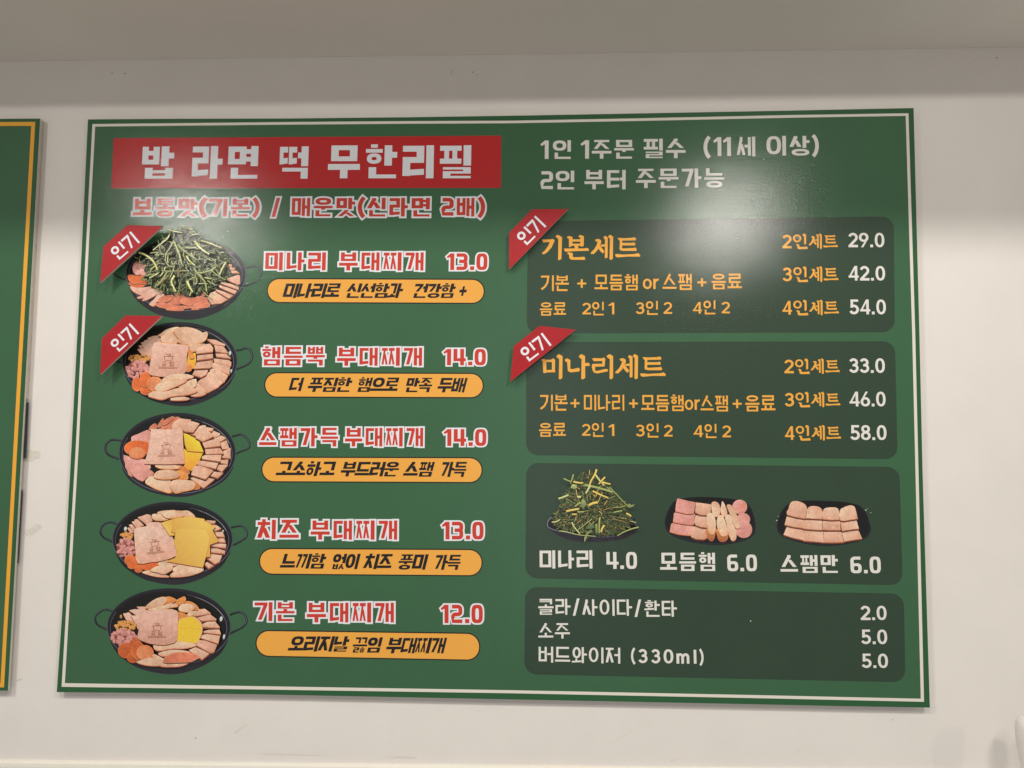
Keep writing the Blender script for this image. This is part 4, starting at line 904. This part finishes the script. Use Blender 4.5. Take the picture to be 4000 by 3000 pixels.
C_.slice('cheese_slice', [(1170, 332), (1300, 380), (1400, 462), (1462, 608), (1225, 592), (1190, 500)], I['yolk'], I['yolk2'], (0, 9), 0, I['yolk2'], mat='plain', spots=0)
many(C_, 'luncheon_slice', [[(1440, 225), (1490, 226), (1505, 290), (1380, 392), (1262, 345), (1380, 250)], [(1000, 232), (1040, 170), (1110, 125), (1280, 145), (1285, 200), (1180, 300), (1060, 285), (1000, 275)], [(1240, 182), (1300, 168), (1402, 200), (1310, 325), (1180, 312)], [(1340, 400), (1470, 310), (1520, 292), (1610, 380), (1450, 460)], [(1442, 480), (1560, 440), (1690, 418), (1705, 520), (1480, 550)], [(1480, 572), (1700, 552), (1752, 632), (1492, 640)], [(1440, 672), (1480, 655), (1718, 652), (1705, 748), (1436, 708)], [(1380, 742), (1430, 735), (1672, 770), (1636, 850), (1366, 788)], [(1320, 820), (1400, 800), (1602, 872), (1490, 1002), (1280, 935)]], 'spam', 'spamlo', (2, 18), 0, 'rim')
many(C_, 'ham_fold', [[(310, 652), (450, 700), (620, 715), (600, 790), (370, 880), (332, 770)], [(345, 782), (500, 750), (640, 720), (700, 840), (430, 960), (370, 890)], [(410, 882), (500, 850), (640, 842), (742, 905), (722, 950), (640, 975), (582, 1030), (460, 960)]], 'pink', 'hamlo', (0, 7), 2, 'rim')
discs(C_, 'sausage_coin', [(620, 520, 58, 70), (505, 555, 188, 112)], I['peppe'], I['pepp2'])
discs(C_, 'sausage_coin', [(506, 622, 124, 86)], I['pepp2'], I['peppe'])
many(C_, 'sausage_slice', [[(1080, 805), (1180, 820), (1262, 890), (1230, 930), (1100, 880)], [(1050, 882), (1200, 905), (1242, 965), (1215, 1008), (1040, 1000)], [(1280, 1020), (1380, 1060), (1412, 1130), (1330, 1150), (1200, 1140)]], 'oran', 'spamlo', (0, 8), 3, 'rim')
many(C_, 'sausage_slice', [[(760, 805), (850, 795), (1060, 797), (1130, 830), (1060, 850), (850, 845)], [(620, 1045), (660, 980), (740, 955), (980, 1010), (1000, 1190), (820, 1155), (700, 1100)], [(742, 950), (790, 890), (890, 865), (1040, 875), (1118, 930), (1070, 980), (900, 1000), (780, 985)], [(978, 1060), (1040, 1012), (1180, 1010), (1310, 1028), (1350, 1070), (1310, 1140), (1180, 1170), (1060, 1198), (1000, 1150)]], 'saus', 'oran', (2, 12), 3, 'oran')
many(C_, 'ham_square', [[(708, 275), (900, 285), (1162, 268), (1170, 500), (1190, 775), (900, 785), (610, 778), (662, 600), (690, 420)]], 'ham', 'hamlo', (0, 8), 0, 'rim')
sh = C_.sheet(); sh.add(C_.q(ribbon([(690, 425), (850, 415), (960, 375), (1165, 350)], 4)), I['hamlo']); C_.done(sh, 'ham_fold_line', 'plain')
stamp(C_, 925, 560, 1.0, -.05, .85)

# --- pan 4
D_ = Pic('dish_picture', 400, 1970, 3.687, MB_, 'black pan with yellow cheese slices fanned over the ham, second from the bottom')
cx, cy = (674.3 - 400) * 3.687, (2106.5 - 1970) * 3.687
handle(D_, [(1855, 335), (1920, 322), (1990, 310), (2050, 340), (2085, 410), (2070, 470), (2010, 520), (1940, 560), (1880, 590)], 28)
handle(D_, [(220, 290), (150, 262), (80, 262), (10, 300), (-25, 370), (-15, 440), (40, 490), (150, 540)], 28)
pan(D_, cx, cy + 4, 868, 545, 96)
rivets(D_, [(333, 353, 20, 32), (1738, 385, 10, 18)])
many(D_, 'luncheon_strip', [[(510, 186), (580, 165), (640, 142), (690, 150), (725, 235), (640, 290)], [(460, 222), (508, 212), (600, 300), (540, 318)], [(425, 248), (480, 242), (545, 325), (490, 340)], [(383, 292), (430, 287), (480, 355), (440, 370)], [(360, 338), (395, 332), (460, 400), (410, 408)]], 'ham', 'hamlo', (-2, 9), 0, 'rim')
many(D_, 'sausage_slice', [[(1050, 95), (1150, 92), (1235, 90), (1310, 140), (1335, 190), (1200, 180)], [(790, 122), (850, 95), (960, 85), (1060, 90), (1010, 200), (880, 185)], [(710, 172), (740, 136), (830, 150), (960, 208), (850, 232), (750, 220)], [(860, 130), (960, 97), (1080, 120), (1175, 165), (1000, 198), (910, 185)]], 'saus', 'oran', (0, 9), 3, 'rim')
many(D_, 'luncheon_slice', [[(1480, 225), (1637, 238), (1620, 270), (1530, 280)], [(1590, 290), (1650, 300), (1718, 348), (1600, 395)], [(1620, 402), (1735, 392), (1768, 470), (1650, 462)], [(1640, 492), (1760, 490), (1780, 548), (1600, 545)], [(1565, 572), (1640, 562), (1790, 572), (1782, 630), (1570, 600)], [(1565, 635), (1640, 632), (1774, 668), (1768, 710), (1565, 690)], [(1500, 772), (1570, 712), (1728, 735), (1692, 825), (1620, 860)], [(1470, 862), (1505, 825), (1610, 880), (1535, 925)]], 'spam', 'spamlo', (0, 19), 0, 'spamlo')
beans(D_, 350, 455, 96, 58, 46, 18, 15)
mince(D_, 350, 630, 128, 140, 62, 26, 16)
discs(D_, 'sausage_coin', [(405, 800, 78, 72), (510, 820, 62, 98), (432, 872, 62, 52), (530, 930, 58, 46), (690, 875, 136, 72)], I['peppe'], I['oran'])
many(D_, 'sausage_slice', [[(830, 820), (950, 800), (1180, 850), (1000, 885), (830, 880)], [(1020, 920), (1120, 872), (1280, 870), (1150, 940), (1040, 960)], [(580, 972), (680, 950), (860, 990), (975, 1040), (800, 1038), (660, 1005)], [(700, 950), (780, 892), (950, 862), (1015, 880), (1020, 930), (900, 1000), (800, 975)], [(1080, 960), (1180, 900), (1320, 880), (1450, 910), (1452, 955), (1300, 1005)], [(1000, 1040), (995, 1000), (1080, 955), (1250, 960), (1345, 1000), (1180, 1035)]], 'saus', 'sausd', (0, 8), 3, 'rim')
many(D_, 'ham_square', [[(640, 300), (700, 258), (860, 262), (960, 380), (1040, 500), (1050, 560), (860, 480)], [(475, 350), (560, 325), (720, 312), (880, 350), (960, 395), (1030, 505), (1080, 690), (1060, 740), (900, 800), (700, 830), (520, 845), (490, 700), (468, 430)]], 'ham', 'hamlo', (0, 7), 2, 'rim')
stamp(D_, 765, 590, .98, -.10)
D_.slice('cheese_slice', [(860, 262), (1055, 198), (1035, 330), (1055, 440), (980, 445)], I['cheese'], I['yolk2'], (0, 6), 0, I['yolk2'], mat='plain', spots=0, vary=.03, inset=3)
D_.slice('cheese_slice', [(1480, 230), (1637, 322), (1595, 372), (1690, 530), (1550, 578), (1300, 420)], I['cheese'], I['yolk2'], (0, 6), 0, I['yolk2'], mat='plain', spots=0, vary=.03, inset=3)
D_.slice('cheese_slice', [(1480, 340), (1560, 560), (1565, 750), (1480, 752), (1300, 500)], I['cheese'], I['yolk2'], (0, 6), 0, I['yolk2'], mat='plain', spots=0, vary=.03, inset=3)
D_.slice('cheese_slice', [(1055, 200), (1250, 170), (1482, 206), (1480, 330), (1500, 470), (1300, 500), (1000, 385)], I['cheese'], I['yolk2'], (0, 6), 0, I['yolk2'], mat='plain', spots=0, vary=.03, inset=3)
D_.slice('cheese_slice', [(1070, 350), (1300, 335), (1500, 350), (1552, 460), (1540, 600), (1500, 760), (1460, 905), (1200, 860), (940, 815), (1060, 765), (1085, 700), (1045, 545)], I['cheese'], I['yolk2'], (0, 6), 0, I['yolk2'], mat='plain', spots=0, vary=.03, inset=3)

# --- pan 5
E_ = Pic('dish_picture', 380, 2300, 3.687, MB_, 'black pan with a round of yellow cheese right of the ham, lowest of the column')
cx, cy = (660 - 380) * 3.687, (2449.7 - 2300) * 3.687
handle(E_, [(1915, 380), (1960, 355), (2060, 335), (2120, 370), (2150, 440), (2140, 500), (2080, 560), (1990, 605), (1910, 645)], 30)
handle(E_, [(240, 335), (170, 305), (100, 300), (30, 340), (-25, 400), (-15, 490), (40, 540), (150, 590)], 28)
pan(E_, cx, cy, 893, 560, 108)
rivets(E_, [(1785, 433, 20, 36), (1826, 690, 15, 36)])
many(E_, 'luncheon_strip', [[(570, 256), (680, 256), (760, 310), (640, 330)], [(460, 310), (540, 292), (650, 300), (660, 420), (600, 400)], [(372, 356), (460, 338), (560, 440), (600, 470), (440, 478)], [(490, 384), (610, 380), (640, 570), (590, 580)]], 'ham', 'hamlo', (-2, 8), 0, 'rim')
beans(E_, 410, 530, 155, 68, 84, 19, 25)
E_.one('bean', ell(350, 398, 18, 28, 16), I['bean'], I['brown'])
mince(E_, 395, 700, 182, 118, 84, 28, 26)
many(E_, 'sausage_slice', [[(1180, 245), (1300, 170), (1420, 210), (1478, 280), (1460, 302), (1390, 300)], [(1100, 190), (1200, 130), (1268, 106), (1288, 150), (1240, 215), (1160, 222)], [(960, 140), (1010, 108), (1080, 112), (1155, 160), (1080, 200), (990, 220)]], 'oran', 'spamlo', (0, 8), 3, 'rim')
many(E_, 'sausage_slice', [[(708, 265), (740, 215), (850, 140), (960, 108), (1012, 130), (1005, 180), (940, 235), (820, 275)], [(740, 292), (880, 260), (1080, 205), (1180, 240), (1050, 265), (920, 300), (860, 312)], [(1180, 290), (1215, 225), (1330, 205), (1425, 238), (1400, 285), (1330, 325), (1230, 320)], [(1300, 378), (1360, 315), (1510, 328), (1440, 355), (1360, 380)]], 'saus', 'oran', (0, 12), 3, 'rim')
many(E_, 'sausage_slice', [[(1170, 335), (1220, 335), (1325, 380), (1280, 405), (1180, 430)]], 'oran', 'spamlo', (0, 8), 2, 'rim')
many(E_, 'luncheon_slice', [[(1400, 385), (1480, 290), (1560, 280), (1648, 345), (1640, 355), (1420, 385)], [(1450, 412), (1640, 362), (1728, 430), (1720, 445), (1520, 455)], [(1525, 500), (1600, 470), (1710, 466), (1777, 545), (1770, 555), (1535, 545)], [(1545, 602), (1620, 585), (1770, 580), (1792, 640), (1785, 650), (1540, 622)], [(1530, 655), (1600, 645), (1778, 672), (1752, 780), (1500, 700)], [(1470, 730), (1560, 738), (1735, 800), (1690, 905), (1630, 910), (1430, 800)], [(1330, 875), (1430, 832), (1625, 925), (1520, 1010), (1440, 955)]], 'spam', 'spamlo', (0, 20), 0, 'rim')
E_.one('cheese_rim', smooth([(1175, 470), (1240, 415), (1400, 392), (1510, 480), (1528, 600), (1490, 710), (1410, 785), (1160, 750)], 4), I['rim'])
E_.one('cheese_slice', smooth([(1175, 560), (1180, 475), (1240, 422), (1390, 402), (1495, 505), (1508, 585), (1478, 700), (1415, 775), (1170, 745)], 3), I['yolk'], I['yolk'])
sh = E_.sheet(); sh.add(E_.q(ribbon(smooth([(1178, 556), (1270, 562), (1350, 555), (1440, 568), (1506, 585)], 4, False), 5)), I['yolk2']); E_.done(sh, 'cheese_edge', 'plain')
discs(E_, 'sausage_coin', [(560, 800, 90, 95), (425, 880, 112, 108), (530, 980, 88, 76)], tuple(v * .72 for v in I['peppe']), I['peppe'])
discs(E_, 'sausage_coin', [(600, 880, 100, 130)], tuple(v * .85 for v in I['peppe']), I['oran'])
discs(E_, 'sausage_coin', [(700, 912, 128, 112)], I['pepp2'], I['peppe'])
many(E_, 'sausage_slice', [[(820, 800), (950, 770), (1150, 745), (1430, 785), (1400, 820), (1250, 850), (1100, 850), (880, 880)], [(890, 922), (1000, 885), (1150, 870), (1350, 900), (1250, 950), (1050, 945), (960, 960)], [(820, 930), (880, 950), (970, 1000), (960, 1020), (820, 985)], [(580, 1045), (650, 1015), (780, 985), (960, 1020), (960, 1085), (830, 1098), (700, 1085)], [(945, 1108), (960, 1075), (1100, 1055), (1230, 1042), (1330, 1052), (1200, 1105)]], 'saus', 'sausd', (0, 12), 3, 'rim')
many(E_, 'sausage_slice', [[(960, 1030), (985, 980), (1080, 925), (1220, 905), (1400, 920), (1488, 975), (1440, 1005), (1350, 1045), (1150, 1055), (1020, 1060)]], 'sausd', 'spamlo', (0, 8), 3, 'saus')
many(E_, 'ham_square', [[(640, 340), (700, 300), (850, 312), (1000, 285), (1168, 312), (1172, 500), (1160, 735), (1060, 780), (960, 798), (780, 778), (680, 745), (592, 695), (622, 560), (632, 420)]], 'ham', 'hamlo', (0, 8), 2, 'rim')
stamp(E_, 875, 580, 1.0, .0)

# --- plates in the third dark panel
F_ = Pic('side_dish_picture', 2100, 1810, 5.183, p3)
F_.part['label'] = 'dark plate piled high with green water parsley'
sh = F_.sheet()
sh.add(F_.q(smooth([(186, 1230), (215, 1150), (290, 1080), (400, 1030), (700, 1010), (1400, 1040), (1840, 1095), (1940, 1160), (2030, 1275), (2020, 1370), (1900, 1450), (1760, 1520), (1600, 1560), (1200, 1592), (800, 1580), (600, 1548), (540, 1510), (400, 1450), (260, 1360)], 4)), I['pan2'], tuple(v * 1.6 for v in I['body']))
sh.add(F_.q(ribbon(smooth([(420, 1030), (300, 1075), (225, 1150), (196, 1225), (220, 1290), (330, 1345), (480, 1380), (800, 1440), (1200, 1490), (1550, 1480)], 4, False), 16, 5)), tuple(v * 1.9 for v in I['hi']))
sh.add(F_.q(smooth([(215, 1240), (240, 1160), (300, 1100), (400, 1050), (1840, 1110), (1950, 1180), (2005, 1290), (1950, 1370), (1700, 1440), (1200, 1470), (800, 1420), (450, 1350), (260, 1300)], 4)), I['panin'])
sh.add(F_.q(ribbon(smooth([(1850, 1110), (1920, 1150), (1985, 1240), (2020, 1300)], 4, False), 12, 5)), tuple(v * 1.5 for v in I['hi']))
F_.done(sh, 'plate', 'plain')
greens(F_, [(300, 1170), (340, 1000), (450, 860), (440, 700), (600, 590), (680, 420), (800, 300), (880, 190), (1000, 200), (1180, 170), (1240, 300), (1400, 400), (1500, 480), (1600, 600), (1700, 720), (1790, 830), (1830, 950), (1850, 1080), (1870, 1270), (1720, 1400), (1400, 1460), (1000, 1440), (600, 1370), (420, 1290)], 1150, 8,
       ([I['stem'], I['stem'], I['gold'], I['leaf2'], I['brown'], I['brown'], I['leaf2']], [I['leaf2'], I['brown'], I['leaf'], I['leaf']]), (1080, 900), I['leaf'], (70, 200), (8, 20),
       [([(1185, 118), (1150, 220), (1080, 340), (1040, 450)], 38, 'gold'), ([(1170, 230), (1240, 330), (1340, 440)], 34, 'stem2'), ([(1355, 270), (1300, 330), (1230, 410)], 34, 'gold'), ([(945, 430), (1080, 455), (1300, 510), (1510, 575)], 44, 'stem'), ([(1060, 440), (1020, 510), (970, 600)], 40, 'stem2'),
        ([(720, 220), (695, 300), (665, 400)], 28, 'stem'), ([(525, 298), (600, 335), (680, 365)], 26, 'stem'), ([(720, 365), (820, 385), (910, 392)], 34, 'gold'), ([(1300, 370), (1380, 395), (1465, 412)], 34, 'gold'), ([(1110, 550), (1250, 620), (1420, 690)], 34, 'gold'), ([(420, 705), (500, 680), (620, 630)], 38, 'stem2'), ([(1030, 840), (1110, 795), (1210, 780)], 48, 'gold'), ([(575, 960), (700, 930), (830, 912)], 40, 'gold'),
        ([(800, 670), (870, 670)], 48, 'stem2'), ([(750, 862), (820, 810), (880, 780)], 32, 'stem'), ([(800, 972), (935, 968)], 30, 'stem'), ([(695, 1018), (790, 1018)], 32, 'gold'), ([(285, 1175), (370, 1170), (440, 1130)], 26, 'stem2'), ([(1440, 470), (1560, 590), (1680, 720), (1790, 830)], 18, 'stem'), ([(1780, 1000), (1830, 1020), (1880, 1060)], 34, 'gold'), ([(1340, 1240), (1300, 1300), (1275, 1375)], 40, 'gold'), ([(2030, 1275), (1880, 1315), (1720, 1380), (1600, 1450)], 26, 'stem'),
        ([(1255, 1080), (1240, 1180), (1240, 1400)], 34, 'stem'), ([(435, 1350), (600, 1375), (820, 1430), (1170, 1460)], 14, 'stem2'), ([(690, 1180), (740, 1280), (850, 1410)], 26, 'stem2'), ([(1095, 1110), (980, 1200), (850, 1310)], 18, 'stem'), ([(1500, 1110), (1600, 1130), (1680, 1160)], 24, 'brown'), ([(1530, 980), (1640, 955), (1700, 950)], 26, 'stem'), ([(1980, 1185), (1900, 1165), (1860, 1150)], 22, 'stem')])
F_.one('parsley_leaf', [(940, 1575), (935, 1500), (960, 1420), (1000, 1360), (1080, 1330), (1100, 1360), (1010, 1420), (980, 1510)], I['leaf2'], I['stem'])
F_.one('parsley_leaf', [(1780, 850), (1850, 800), (1860, 830), (1960, 822), (1900, 870), (1840, 890)], I['stem'], I['leaf2'])
F_.one('parsley_leaf', [(880, 860), (880, 740), (910, 705), (960, 750), (985, 830), (930, 880)], I['stem'], I['leaf2'])
F_.one('parsley_leaf', [(660, 480), (700, 410), (780, 430), (790, 480), (740, 520)], I['stem2'], I['leaf2'])
F_.one('parsley_leaf', [(960, 1300), (1020, 1220), (1130, 1230), (1140, 1290), (1040, 1320)], I['leaf2'], I['leaf'])
F_.one('parsley_leaf', [(1160, 1220), (1200, 1200), (1205, 1380), (1170, 1400)], I['stem'], I['leaf2'])

G_ = Pic('side_dish_picture', 2580, 1920, 5.821, p3)
G_.part['label'] = 'black oval plate of mixed ham, luncheon meat and sausage'
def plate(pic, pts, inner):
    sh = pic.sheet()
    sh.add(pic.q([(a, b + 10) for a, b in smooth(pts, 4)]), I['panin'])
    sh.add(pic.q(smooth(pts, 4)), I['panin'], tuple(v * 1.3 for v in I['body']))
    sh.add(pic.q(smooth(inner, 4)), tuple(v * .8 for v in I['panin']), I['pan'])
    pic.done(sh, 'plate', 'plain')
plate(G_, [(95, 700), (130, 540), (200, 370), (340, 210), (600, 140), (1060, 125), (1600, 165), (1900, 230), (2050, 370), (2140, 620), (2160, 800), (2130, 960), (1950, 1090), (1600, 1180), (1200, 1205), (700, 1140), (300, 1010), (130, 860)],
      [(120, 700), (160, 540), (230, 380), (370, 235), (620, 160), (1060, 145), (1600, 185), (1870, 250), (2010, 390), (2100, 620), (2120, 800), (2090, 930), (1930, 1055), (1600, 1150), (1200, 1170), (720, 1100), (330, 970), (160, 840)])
many(G_, 'ham_rectangle', [[(210, 905), (240, 740), (300, 700), (720, 770), (700, 990), (600, 985), (400, 960)], [(285, 680), (305, 500), (350, 450), (785, 510), (760, 745), (600, 740), (450, 715)], [(340, 440), (350, 300), (375, 175), (400, 155), (640, 215), (800, 245), (755, 490), (600, 500), (480, 470)]], 'pink', 'sausd', (-3, 22), 0, 'rim')
many(G_, 'luncheon_slice', [[(672, 960), (720, 790), (860, 800), (1060, 850), (1060, 1050), (980, 1085), (800, 1075), (700, 1030)], [(765, 700), (795, 540), (1060, 570), (1060, 820), (900, 800), (800, 760)], [(785, 470), (805, 245), (1145, 290), (1140, 480), (1080, 535), (900, 525)]], 'spam', 'spamlo', (2, 26), 0, 'rim')
many(G_, 'ham_round', [ell(1800, 345, 168, 160, 28), ell(1880, 630, 155, 140, 28), ell(1890, 860, 192, 188, 30)], 'pink', 'sausd', (0, 8), 0, 'ham')
G_.one('ham_fold', [(1665, 400), (1780, 340), (1935, 255), (1965, 360), (1900, 430), (1760, 470), (1700, 460)], I['sausd'], I['pink'])
many(G_, 'sausage_slice', [[(1360, 420), (1380, 300), (1408, 215), (1470, 320), (1520, 480), (1480, 560), (1400, 560)], [(1505, 330), (1555, 290), (1625, 330), (1720, 500), (1800, 680), (1830, 790), (1780, 840), (1690, 800), (1600, 560)], [(1155, 270), (1215, 225), (1300, 250), (1350, 340), (1350, 520), (1280, 575), (1200, 540), (1160, 420)], [(1465, 575), (1530, 515), (1600, 560), (1640, 700), (1720, 920), (1715, 1080), (1620, 1115), (1540, 940), (1500, 740)]], 'saus', 'sausd', (-2, 10), 3, 'sausd')
G_.one('sausage_side', smooth([(1040, 850), (1250, 800), (1240, 1000), (1210, 1100), (1150, 1135), (1080, 1080), (1045, 1000)], 4), I['oran'], I['spamlo'])
G_.one('sausage_side', smooth([(1275, 850), (1530, 900), (1530, 1060), (1480, 1130), (1400, 1150), (1320, 1110), (1285, 1000)], 4), I['oran'], I['spamlo'])
many(G_, 'sausage_slice', [[(1050, 560), (1085, 490), (1150, 480), (1215, 540), (1255, 680), (1255, 850), (1220, 950), (1160, 978), (1095, 920), (1060, 760)], [(1275, 680), (1300, 580), (1360, 535), (1430, 580), (1475, 700), (1530, 900), (1520, 980), (1440, 1020), (1360, 980), (1290, 820)]], 'saus', 'oran', (0, 8), 3, 'rim')

H_ = Pic('side_dish_picture', 3020, 1940, 5.53, p3)
H_.part['label'] = 'black oval plate with twelve slices of luncheon meat in three rows'
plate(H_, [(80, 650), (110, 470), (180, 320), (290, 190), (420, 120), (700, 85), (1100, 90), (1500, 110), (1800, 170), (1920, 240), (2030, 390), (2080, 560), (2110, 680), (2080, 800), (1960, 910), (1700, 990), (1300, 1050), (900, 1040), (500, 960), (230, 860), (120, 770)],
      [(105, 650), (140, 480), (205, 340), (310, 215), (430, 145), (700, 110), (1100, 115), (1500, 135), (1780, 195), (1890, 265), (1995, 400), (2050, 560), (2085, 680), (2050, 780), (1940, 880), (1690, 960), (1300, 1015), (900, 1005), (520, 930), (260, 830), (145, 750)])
many(H_, 'luncheon_slice', [[(222, 820), (290, 655), (660, 700), (655, 935), (440, 890)], [(650, 950), (665, 720), (1080, 750), (1085, 985), (860, 965)], [(1085, 985), (1088, 760), (1470, 760), (1530, 980), (1300, 990)], [(1535, 965), (1480, 770), (1840, 725), (1922, 905), (1740, 930)],
     [(245, 605), (290, 430), (330, 415), (700, 500), (655, 680), (440, 650)], [(655, 690), (700, 500), (1060, 515), (1055, 720), (860, 710)], [(1062, 710), (1070, 515), (1445, 515), (1455, 720), (1250, 720)], [(1485, 740), (1448, 520), (1800, 510), (1850, 690), (1700, 705)]], 'spam', 'spamlo', (0, 24), 0, 'rim')
many(H_, 'luncheon_slice', [smooth([(700, 460), (730, 280), (800, 208), (940, 208), (1030, 250), (1068, 330), (1062, 480), (1060, 482), (702, 462)], 2), smooth([(1075, 485), (1080, 300), (1130, 245), (1250, 230), (1370, 240), (1422, 310), (1445, 490), (1443, 492)], 2), smooth([(1450, 510), (1438, 300), (1500, 240), (1640, 188), (1730, 200), (1775, 260), (1822, 470), (1820, 474), (1640, 500)], 2), smooth([(298, 390), (330, 260), (370, 140), (450, 92), (600, 115), (700, 180), (730, 260), (715, 360), (690, 470), (687, 470)], 2)], 'spam', 'spamlo', (0, 24), 0, 'rim')
for a, b, r in ((108, 425, 10), (75, 512, 14), (1998, 290, 16), (2034, 258, 7), (2105, 345, 11)): H_.one('speck', ell(a, b, r, r * .6, 8, -.6), I['rivet'], mat='plain')

# ------------------------------------------------------------------ red foam tags standing proud of the board
def tag(label, px, text, stand, ty=-.0):
    yf = -stand; th = .0055
    poly = [P(a, b, yf) for a, b in px]
    cx = sum(p[0] for p in poly) / 4; cz = min(p[1] for p in poly)
    t = thing('corner_tag', label, 'tag', (cx, yf + th, cz), 'red corner tags on the menu board')
    slab('face', poly, yf, yf + th, [MAT['tagred'], MAT['foam']], t)
    (sx, sy), (ex, ey), h = text
    S_, E_2 = P(sx, sy, yf), P(ex, ey, yf)
    wid = math.hypot(E_2[0] - S_[0], E_2[1] - S_[1]); u = ((E_2[0] - S_[0]) / wid, (E_2[1] - S_[1]) / wid); n = (-u[1], u[0])
    hh = h * wid / math.hypot(ex - sx, ey - sy)
    pl = []
    g, total = layout('인기', STY['T'])
    for x, cw, pr in g:
        for q in polys_of([scale_x(p, cw) for p in pr]):
            pl.append([(S_[0] + u[0] * (x + a) / total * wid + n[0] * b * hh, S_[1] + u[1] * (x + a) / total * wid + n[1] * b * hh) for a, b in q])
    o = flat('lettering', pl, MAT['tagwhite'], t, yf - .0003)
    mx, mz = cx, sum(p[1] for p in poly) / 4
    box('mounting_block', (mx - .012, yf + th, mz - .012), (mx + .012, -.0006, mz + .012), MAT['foam'], t)
    return t
tag('red tag over the top left pan heaped with parsley', [(498, 879.5), (634.5, 883.5), (391.5, 1103.5), (404, 963)], ((462, 1020), (548, 946), 59), .030)
tag('red tag over the second pan, left column', [(490.5, 1232.3), (632.7, 1233.8), (391.6, 1462.8), (398, 1322)], ((461.5, 1379.4), (545, 1301.3), 56), .030)
tag('red tag on the top corner of the upper set menu panel', [(2078, 817.6), (2220.4, 816.2), (1988.6, 1052.7), (1988.6, 909.3)], ((2054.4, 963), (2135, 883), 60), .015)
tag('red tag tilted flatter, on the corner of the lower set menu panel', [(2107.7, 1272.9), (2248.4, 1287.8), (1993.3, 1491), (2007.2, 1352)], ((2061.7, 1416.6), (2155.4, 1347), 60.7), .018)

# ------------------------------------------------------------------ white fitting at the lower right edge
def lathe(name, prof, cx, cy, mat, parent, seg=36, sy=1.0):
    base = BASE[parent.name] if parent else NOB
    vs, fs = [], []
    for r, z in prof:
        for i in range(seg):
            a = 2 * math.pi * i / seg; vs.append((cx + r * math.cos(a), cy + r * math.sin(a) * sy, z))
    for k in range(len(prof) - 1):
        for i in range(seg):
            j = (i + 1) % seg; fs.append([k * seg + i, k * seg + j, (k + 1) * seg + j, (k + 1) * seg + i])
    me = mesh_from(name, vs, fs, base)
    for p in me.polygons: p.use_smooth = True
    return link(name, me, mat, parent)
yb = -.058
ex, ez = P(3968, 2797, yb)
hk = thing('wall_fitting', 'slim white rounded plastic fitting on the wall, cut off at the lower right edge', 'wall fitting', (ex + .02, WY, ez - .16))
lathe('shell', [(.002, ez + .0005), (.008, ez - .001), (.014, ez - .005), (.018, ez - .012), (.0192, ez - .022), (.0188, ez - .040), (.0170, ez - .062), (.0135, ez - .085), (.0105, ez - .105), (.0095, ez - .135), (.0095, ez - .19), (.004, ez - .195)], ex + .0192, yb, MAT['plastic'], hk, sy=.95)
box('bracket', (ex + .014, yb + .01, ez - .17), (ex + .025, WY, ez - .15), MAT['plastic'], hk, .002)
print('objects', len(bpy.data.objects), 'tris', sum(len(m.polygons) for m in bpy.data.meshes))
